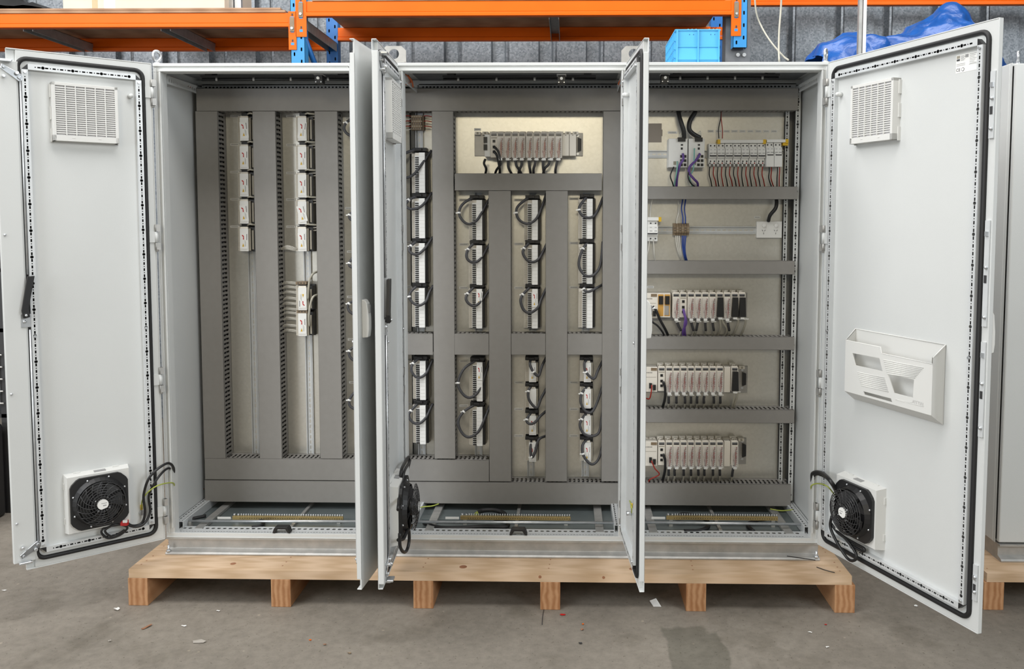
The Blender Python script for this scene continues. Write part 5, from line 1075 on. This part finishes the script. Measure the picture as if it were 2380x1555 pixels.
vx0, vx1 = at(1704, 60, YF).x, at(1737, 60, YF).x
zb_ = at(1720, 110, YF).z; upright(vx0, vx1, YF, zb_, 3.6); upright(at(1652, 60, YR).x, at(1680, 60, YR).x, YR, 0, 3.6, True)
zl1, zl0 = at(300, 31, YF).z, at(300, 64, YF).z; zc1, zc0 = at(1200, 1.5, YF).z, at(1200, 36.5, YF).z
beam(-3.4, ux0 - .001, YF, zl0, zl1); beam(ux1 + .001, vx0 - .001, YF, zc0, zc1)
beam(-3.6, at(755, 90, YR).x, YR, zl0, zl1); beam(at(785, 90, YR).x, at(1690, 90, YR).x, YR, zc0, zc1)
zr0 = at(2000, 12, YR).z; beam(at(1700, 5, YR).x, 6.0, YR, zr0, zr0 + .1)
connector(at(671, 60, YF).x, at(689, 60, YF).x, YF - .001, at(680, 116, YF).z, at(680, 27, YF).z); connector(at(688, 60, YF).x, at(713, 60, YF).x, YF - .001, at(700, 86, YF).z, at(700, -8, YF).z); connector(at(1699, 60, YF).x, at(1722, 60, YF).x, YF - .001, at(1710, 84, YF).z, at(1710, -8, YF).z)
m = M(o=O); p, q = at(708, 88, YF + .03), at(733, 150, YF + .08); m.tube([(p.x, YF + .03, p.z), (q.x, YF + .5, q.z - .25)], .02, 'blue_steel', 4, 1); m.build('brace', rk)
for xs, z in (((-1.75, -.86, .02), zl0), ((1.62,), zc0)):
    for x in xs: m = M(o=O); m.box(x - .03, x - .027, YF + .045, YR, z - .012, z + .05, 'zinc_dull'); m.box(x + .03, x + .033, YF + .045, YR, z - .012, z + .05, 'zinc_dull'); m.box(x - .03, x + .033, YF + .045, YR, z + .047, z + .05, 'zinc_dull'); m.build('cross_bar', rk)
def deck(xa, xb, z, label, t=.016, dy=0): m = M(); m.box(xa, xb, YF - .004 + dy, YR + .04, z, z + t, 'board'); return one(m, 'shelf_board', label, 'board', 'brown shelf boards', bevel=.002, seg=1)
deck(-3.3, ux0 - .03, zl1 + .001, 'lower of two brown boards on the left shelf of the racking'); deck(-3.3, ux0 - .06, zl1 + .0175, 'upper of two brown boards on the left shelf of the racking', .014); deck(ux1 + .05, vx0 - .05, zc1 + .001, 'brown board on the middle shelf of the racking')
zs = zl1 + .0325
x0, x1 = at(146, 10, YF + .03).x, at(522, 10, YF + .03).x; c = Vector(((x0 + x1) / 2, YF + .03, zs)); r = thing('cardboard_box', c, 'long beige cardboard box on the left shelf of the racking', 'box'); m = M(o=c); m.box(x0, x1, YF + .03, YF + .5, zs, zs + .35, 'cardboard'); m.build('carton', r, bevel=.004); m = M(o=c); q0, q1 = at(214, 10, YF + .03).x, at(227, 10, YF + .03).x; m.box(q0, q1, YF + .0292, YF + .03, zs, zs + .35, 'tape'); q0, q1 = at(242, 10, YF + .03).x, at(268, 10, YF + .03).x; m.box(q0, q1, YF + .0285, YF + .03, zs, zs + .33, 'paper'); m.build('tape_strip', r)
x0, x1 = -2.4, at(112, 8, YF + .1).x; m = M(); nx, ny = 14, 6; vs = []; fs = []
for i in range(nx):
    for j in range(ny):
        u = i / (nx - 1); t = j / (ny - 1); hh = math.sin(math.pi * min(1, max(0, t * .9 + .05))) * (.10 + .05 * math.sin(u * 23) + .03 * math.sin(u * 9 + t * 7)) * (1 - u ** 6); vs.append((x0 + (x1 - x0) * u, YF + .02 + .5 * t, zs + .012 + hh))
for i in range(nx - 1):
    for j in range(ny - 1): a_ = i * ny + j; fs.append((a_, a_ + ny, a_ + ny + 1, a_ + 1))
m.add(vs, fs, 'rubber', True); m.box(x0 + .05, x1 - .1, YF + .06, YF + .45, zs, zs + .012, 'rubber'); one(m, 'plastic_sheet', 'crumpled black plastic sheet at the left end of the racking shelf', 'plastic sheet')
x0 = at(524, 10, YF + .1).x; m = M(); m.box(x0, x0 + .05, YF + .1, YF + .13, zs, zs + .3, 'zinc_dull'); m.box(x0 + .06, x0 + .10, YF + .1, YF + .13, zs, zs + .3, 'zinc_dull'); m.box(x0 - .01, x0 + .11, YF + .1, YF + .14, zs, zs + .01, 'zinc_dull'); one(m, 'steel_channel', 'upright galvanised channel offcut right of the beige box', 'steel channel')
# steel column with two bolts under the right-hand front upright
a, b = at(1690, 128, YF + .02), at(1748, 128, YF + .02); c = Vector(((a.x + b.x) / 2, YF + .02, 0)); r = thing('steel_column', c, 'dark steel column with two bolts behind the blue storage bin', 'column'); m = M(o=c); m.box(a.x, b.x, YF + .08, YF + .2, 0, 3.6, 'zinc_dark'); m.build('shaft', r); zbt = at(1720, 128, YF + .02).z
for px in (1714.5, 1729): p = at(px, 128, YF + .08); m = M(o=c); m.cyl((p.x, YF + .08, p.z), (p.x, YF + .068, p.z), .012, 'zinc', 10); m.build('bolt', r)
# tarpaulin, thin posts, hanging cables
TY = 1.2
prof_t = [(1884, 132), (1900, 108), (1925, 96), (1950, 84), (1975, 72), (1995, 73), (2012, 80), (2032, 91), (2052, 85), (2075, 84), (2100, 72), (2130, 52), (2160, 38), (2190, 24), (2215, 20), (2238, 28), (2255, 46), (2268, 70), (2285, 95)]
m = M(); vs = []; fs = []; n = len(prof_t); K = 9; rnd = random.Random(3); zb0 = 1.95
for i, (px, py) in enumerate(prof_t):
    top = at(px, py, TY + .25); base = at(px, 175, TY)
    for j in range(K):
        t = j / (K - 1); z = base.z + (top.z - base.z) * math.sin(t * math.pi / 2); y = TY - .10 + .35 * t + .03 * math.sin(i * 2.1 + j * 1.3) * (t < 1); vs.append((top.x + .02 * math.sin(j * 2 + i), y, z + .012 * math.sin(i * 3.3 + j * 2.2) * (0 < j < K - 1)))
for i in range(n - 1):
    for j in range(K - 1): a_ = i * K + j; fs.append((a_, a_ + K, a_ + K + 1, a_ + 1))
nb_ = len(vs)
for i in range(n):
    for j in range(4): v_ = vs[i * K + K - 1]; t = (j + 1) / 4; vs.append((v_[0] - .015 * t, v_[1] + .28 * t, v_[2] - .25 * t * t - .02 * math.sin(i + j)))
for i in range(n - 1):
    a_, b_ = i * K + K - 1, (i + 1) * K + K - 1; fs.append((a_, b_, nb_ + (i + 1) * 4, nb_ + i * 4))
    for j in range(3): q = nb_ + i * 4 + j; fs.append((q, q + 4, q + 5, q + 1))
m.add(vs, fs, 'tarp', True); c = Vector((2.6, TY, 0)); o = m.build('tarpaulin'); tag(o, 'crumpled blue tarpaulin heaped behind the right-hand cabinets', 'tarpaulin'); ss = o.modifiers.new('smooth', 'SUBSURF'); ss.levels = ss.render_levels = 2
ds = bpy.data.textures.new('folds', 'CLOUDS'); ds.noise_scale = .18; dm = o.modifiers.new('folds', 'DISPLACE'); dm.texture = ds; dm.strength = .07; dm.mid_level = .5
d2 = bpy.data.textures.new('creases', 'VORONOI'); d2.noise_scale = .16; d2.distance_metric = 'DISTANCE'; dm2 = o.modifiers.new('creases', 'DISPLACE'); dm2.texture = d2; dm2.strength = .07; dm2.mid_level = .5
q = at(2075, 140, TY + .1); m = M(); m.box(at(1884, 140, TY).x + .05, at(2280, 140, TY).x - .02, TY + .02, TY + .42, 0, at(2000, 178, TY).z, 'cardboard'); one(m, 'stack_of_crates', 'tall stack under the blue tarpaulin behind the cabinets', 'stack')
for i, (px, w, mt) in enumerate(((2000, 7, 'zinc_dull'), (2010, 7, 'white'))):
    p = at(px, 60, .72); ww = w / FPX * 4.25 / 2; m = M(); m.box(p.x - ww, p.x + ww, .72, .745, 0, 3.2, mt); one(m, 'thin_post', ('grey' if i == 0 else 'white') + ' one of two thin posts standing in front of the tarpaulin', 'post', 'thin posts')
cable3([at(*p) for p in ((1753, -30, .6), (1757, 25, .6), (1768, 58, .6), (1790, 95, .5), (1820, 130, .35), (1832, 139, .25))], 'cable_light', .004, 'pale cable slanting down to the roof of the right cabinet', 'hanging_cable', 'cable', 'pale hanging cables')
cable3([at(*p) for p in ((1817, -30, .45), (1815, 20, .45), (1811, 70, .4), (1810, 115, .35), (1811, 142, .3))], 'cable_light', .0045, 'pale cable hanging straight down right of the slanting one', 'hanging_cable', 'cable', 'pale hanging cables')
p = at(1830, 140, .22); m = M(); m.box(p.x - .02, p.x + .015, .21, .24, ZTOP, ZTOP + .012, 'brown_wire'); one(m, 'cable_clip', 'small brown clip where the slanting cable meets the roof', 'clip')

# ================================================================ clutter at the left edge
LX = at(26, 1200, .9).x
c = Vector((LX - .35, 1.2, 0)); r = thing('storage_shelf', c, 'dark shelf with white wire baskets at the left edge behind the open door', 'shelf'); m = M(o=c)
for x in (LX - .75, LX - .03):
    for y in (.9, 1.4): m.box(x, x + .03, y, y + .03, 0, 2.0, 'dark')
for z in (.52, .98, 1.30, 1.62): m.box(LX - .75, LX, .9, 1.43, z, z + .02, 'dark')
m.build('shelf_frame', r); m = M(o=c); zz = 1.02
for k in range(5): m.tube([(LX - .7, .89, .60 + k * .065), (LX - .01, .89, .60 + k * .065)], .004, 'white', 6, 1)
for k in range(14): m.tube([(LX - .68 + k * .05, .89, .60), (LX - .68 + k * .05, .89, .87)], .003, 'white', 6, 1)
m.build('wire_basket', r)
m = M(); m.box(LX - .62, LX - .04, .95, 1.35, 1.001, 1.24, 'dark'); one(m, 'dark_tote', 'dark tote on the shelf at the left edge', 'tote', bevel=.01)
m = M(); m.box(LX - .6, LX - .04, .95, 1.35, 1.321, 1.5, 'crate_red'); one(m, 'red_crate', 'red and orange crate on the shelf at the left edge', 'crate', bevel=.01)
m = M(); m.box(LX - .6, LX - .005, .62, .88, .0, .50, 'black'); one(m, 'black_bin', 'black bin on the floor at the left edge behind the open door', 'bin', bevel=.02)

# ================================================================ scraps on the floor
def scrap(px, py, w, h, mt, label, name, cat, z=.002, group=None, ang=0, lift=.004, spike=0):
    p = atz(px, py, 0); c = Vector((p.x, p.y, 0)); m = M(); rnd = random.Random(px); n = 9; vs = []; ca, sa = math.cos(ang), math.sin(ang)
    for k in range(n):
        t = 2 * math.pi * k / n; q = 1 if not spike else .55 + .6 * rnd.random(); x, y = w * q * math.cos(t), h * q * math.sin(t); vs.append((x * ca - y * sa, x * sa + y * ca, z + lift * (rnd.random())))
    vs2 = [(a_, b_, d_ + .0012) for a_, b_, d_ in vs]; n_ = len(vs); m.add(vs + vs2, [tuple(range(n_))[::-1], tuple(range(n_, 2 * n_))] + [(i, (i + 1) % n_, n_ + (i + 1) % n_, n_ + i) for i in range(n_)], mt); o = m.build(name); o.location = c; return tag(o, label, cat, group)
p = atz(1522, 1405, 0); m = M(); m.add([(-.019, .024, .004), (.008, .030, .012), (.024, -.022, .001), (-.008, -.022, .001), (-.019, .024, .005), (.008, .030, .013), (.024, -.022, .002), (-.008, -.022, .002)], [(3, 2, 1, 0), (4, 5, 6, 7), (0, 1, 5, 4), (1, 2, 6, 5), (2, 3, 7, 6), (3, 0, 4, 7)], 'paper'); o = m.build('paper_scrap'); o.location = (p.x, p.y, 0); tag(o, 'white square paper scrap on the floor at the edge of the pallet shadow', 'paper scrap')
scrap(341, 1459, .024, .006, 'leaf', 'reddish brown leaf on the floor left of the pallet', 'leaf', 'leaf', ang=1.1)
scrap(461, 1493, .030, .012, 'debris', 'torn grey-brown scrap on the floor in front of the left door', 'torn_scrap', 'scrap', spike=1)
scrap(271, 1419, .014, .010, 'paper', 'crumpled whitish scrap beside the corner runner of the pallet', 'torn_scrap', 'scrap', spike=1, lift=.012)
scrap(428, 1457, .013, .004, 'paper', 'thin white sliver right of the brown leaf', 'sliver', 'scrap', spike=1)
scrap(507, 1422, .008, .004, 'paper', 'small white flake in front of the pallet near its left end', 'sliver', 'scrap', spike=1)
scrap(1308, 1430, .012, .006, 'red', 'small red mark-like flake in front of the pallet', 'flake', 'flake', lift=.001); scrap(1355, 1452, .004, .004, 'orange', 'tiny orange flake in front of the pallet', 'flake', 'flake', lift=.001)
scrap(1353, 1465, .006, .005, 'leaf', 'dark brown crumb beside the orange flake', 'crumb', 'crumb'); scrap(1349, 1497, .007, .005, 'dark', 'black crumb farther in front of the orange flake', 'crumb', 'crumb')
scrap(1882, 1471, .010, .003, 'paper', 'white sliver on the floor in front of the right end of the pallet', 'sliver', 'scrap', spike=1, ang=-.4); scrap(1923, 1506, .007, .003, 'white', 'white chip near the lower right of the floor', 'chip', 'chip'); scrap(1919, 1453, .005, .003, 'red', 'tiny red chip in front of the right end of the pallet', 'chip', 'chip', lift=.001)
scrap(2129, 1410, .008, .005, 'paper', 'white crumb on the floor under the wide open door', 'crumb', 'crumb'); scrap(255, 1492, .006, .004, 'debris', 'grey pebble on the floor at the lower left', 'pebble', 'pebble', lift=.006); scrap(755, 1500, .006, .004, 'leaf', 'brown crumb in the middle of the floor foreground', 'crumb', 'crumb')
scrap(721, 1489, .005, .003, 'orange', 'small orange crumb on the floor left of centre', 'crumb', 'crumb', lift=.001); scrap(10, 1374, .010, .002, 'paper', 'white sliver at the far left of the floor', 'sliver', 'scrap', ang=.2); scrap(812, 1520, .007, .004, 'brown', 'reddish crumb near the bottom of the photo', 'crumb', 'crumb')
cable3([atz(1264, 1417, .002), atz(1261, 1435, .002), atz(1260, 1452, .002)], 'dark', .0014, 'thin dark twig on the floor in front of the pallet', 'twig', 'twig')
cable3([atz(1898, 1318, PZ + .002), atz(1918, 1325, PZ + .003), atz(1940, 1331, PZ + .002)], 'black', .0016, 'black wire offcut on the right end of the pallet', 'wire_offcut', 'wire'); cable3([at(1829, 1292.5, -.03), at(1860, 1297, -.03), at(1895, 1302, -.03)], 'black', .002, 'black cable tie lying on the plinth lip', 'cable_tie', 'cable tie')

# ================================================================ fan leads on the doors
def D3(d, px, py, n): v_ = dp(d, px, py, n); return d.H + d.u * v_.x + d.n * n + Vector((0, 0, v_.z))
def lead(pts, r, mt, label, name='fan_lead', cat='cable', group='black fan leads'): return cable3(pts, mt, r, label, name, cat, group)
lead([D3(DL, 290, 1212, .06), D3(DL, 308, 1222, .05), D3(DL, 330, 1215, .045), D3(DL, 337, 1190, .05), D3(DL, 334, 1150, .055), D3(DL, 350, 1106, .08), at(388, 1077, -.06), at(404, 1090, .0), at(399, 1118, .04), at(399, 1150, .06)], .0055, 'black', 'outer black fan lead arching from the far left door into the left cabinet')
lead([D3(DL, 286, 1214, .065), D3(DL, 310, 1224, .055), D3(DL, 334, 1218, .055), D3(DL, 349, 1190, .045), D3(DL, 346, 1152, .05), D3(DL, 362, 1118, .07), at(384, 1092, -.05), at(397, 1092, .0), at(396, 1125, .04), at(398, 1185, .06)], .0050, 'black', 'inner black fan lead arching from the far left door into the left cabinet')
lead([D3(DL, 285, 1218, .05), D3(DL, 245, 1226, .055), D3(DL, 236, 1238, .05), D3(DL, 252, 1251, .05), D3(DL, 280, 1243, .05), D3(DL, 296, 1226, .05), D3(DL, 270, 1219, .065), D3(DL, 244, 1233, .06), D3(DL, 262, 1247, .055), D3(DL, 290, 1232, .055)], .0045, 'black', 'coiled black lead under the fan of the far left door')
m = M(); q = D3(DL, 290, 1215, .07); m.box(q.x - .014, q.x + .012, q.y - .008, q.y + .008, q.z - .010, q.z + .010, 'red'); m.box(q.x - .002, q.x + .014, q.y - .012, q.y - .004, q.z + .004, q.z + .014, 'white'); one(m, 'lead_connector', 'small red and white connector at the coiled lead of the far left fan', 'connector')
lead([D3(DL, 329, 1182, .025), D3(DL, 331, 1162, .04), D3(DL, 345, 1143, .07), D3(DL, 368, 1128, .09), at(396, 1122, -.04), at(405, 1126, .0), at(400, 1140, .03), at(397, 1150, .05)], .0026, 'gy_wire', 'green and yellow earth wire arching from the far left door', 'earth_wire', 'wire', 'earth wires of the doors')
m = M(); q = D3(DL, 329, 1180, .022); m.cyl(q + Vector((0, 0, -.008)), q + Vector((0, 0, .012)), .005, 'yellow', 8); q = D3(DL, 329, 1191, .018); m.cyl(q, q + DL.n * .008, .010, 'zinc', 12); one(m, 'earth_lug', 'yellow earth lug bolted to the far left door', 'earth lug')
lead([D3(DA, 925, 1185, .07), D3(DA, 930, 1125, .05), D3(DA, 933, 1092, .05), at(944, 1070, -.06), at(951, 1062, .02), at(949, 1075, .08)], .006, 'black', 'left black lead rising from the fan of the edge-on door')
lead([D3(DA, 932, 1185, .07), D3(DA, 936, 1120, .06), D3(DA, 940, 1095, .06), at(950, 1078, -.04), at(953, 1070, .03), at(947, 1095, .09)], .0055, 'black', 'right black lead rising from the fan of the edge-on door')
lead([D3(DA, 925, 1255, .06), D3(DA, 938, 1252, .075), D3(DA, 949, 1230, .085), D3(DA, 951, 1255, .085), D3(DA, 946, 1278, .08), D3(DA, 938, 1283, .075), D3(DA, 930, 1270, .07), D3(DA, 929, 1240, .07)], .0065, 'black', 'black lead hanging in a loop under the fan of the edge-on door')
lead([D3(DR, 1962, 1190, .03), D3(DR, 1948, 1150, .05), D3(DR, 1930, 1118, .09), at(1910, 1100, -.08), at(1890, 1100, -.01), at(1888, 1118, .02), at(1890, 1150, .05)], .0085, 'black', 'thick black fan lead arching from the wide right door into the right cabinet')
lead([D3(DR, 1950, 1160, .04), D3(DR, 1936, 1126, .08), at(1912, 1106, -.07), at(1893, 1106, -.01), at(1893, 1145, .04)], .005, 'black', 'thin black fan lead beside the thick one at the wide right door')
lead([D3(DR, 1933, 1200, .06), D3(DR, 1930, 1225, .06), D3(DR, 1945, 1260, .06), D3(DR, 1970, 1298, .055), D3(DR, 1986, 1302, .055), D3(DR, 1990, 1288, .055), D3(DR, 1968, 1255, .055), D3(DR, 1945, 1235, .05)], .006, 'black', 'black lead hanging in a long loop under the fan of the wide right door')
lead([D3(DR, 1930, 1215, .05), D3(DR, 1950, 1240, .05), D3(DR, 1985, 1262, .045), D3(DR, 2008, 1275, .045), D3(DR, 2004, 1281, .045), D3(DR, 1975, 1265, .05)], .006, 'black', 'short black lead along the lower rail of the wide right door')
lead([D3(DR, 1940, 1150, .03), D3(DR, 1922, 1130, .08), at(1900, 1124, -.04), at(1885, 1130, -.005), at(1889, 1144, .03), at(1893, 1152, .05)], .0028, 'gy_wire', 'green and yellow earth wire arching to the wide right door', 'earth_wire', 'wire', 'earth wires of the doors')
lead([at(1443, 1106, .02), at(1450, 1118, .0), at(1459, 1150, -.02), D3(DC, 1467, 1175, .03), D3(DC, 1468, 1192, .025)], .0026, 'gy_wire', 'green and yellow earth wire to the plain edge-on door leaf', 'earth_wire', 'wire', 'earth wires of the doors')
m = M(); q = D3(DC, 1468, 1180, .024); m.cyl(q, q + Vector((0, 0, .016)), .005, 'yellow', 8); q = D3(DC, 1468, 1193, .018); m.cyl(q, q + DC.n * .02, .008, 'zinc', 10); one(m, 'earth_lug', 'yellow earth lug bolted to the plain edge-on door leaf', 'earth lug')
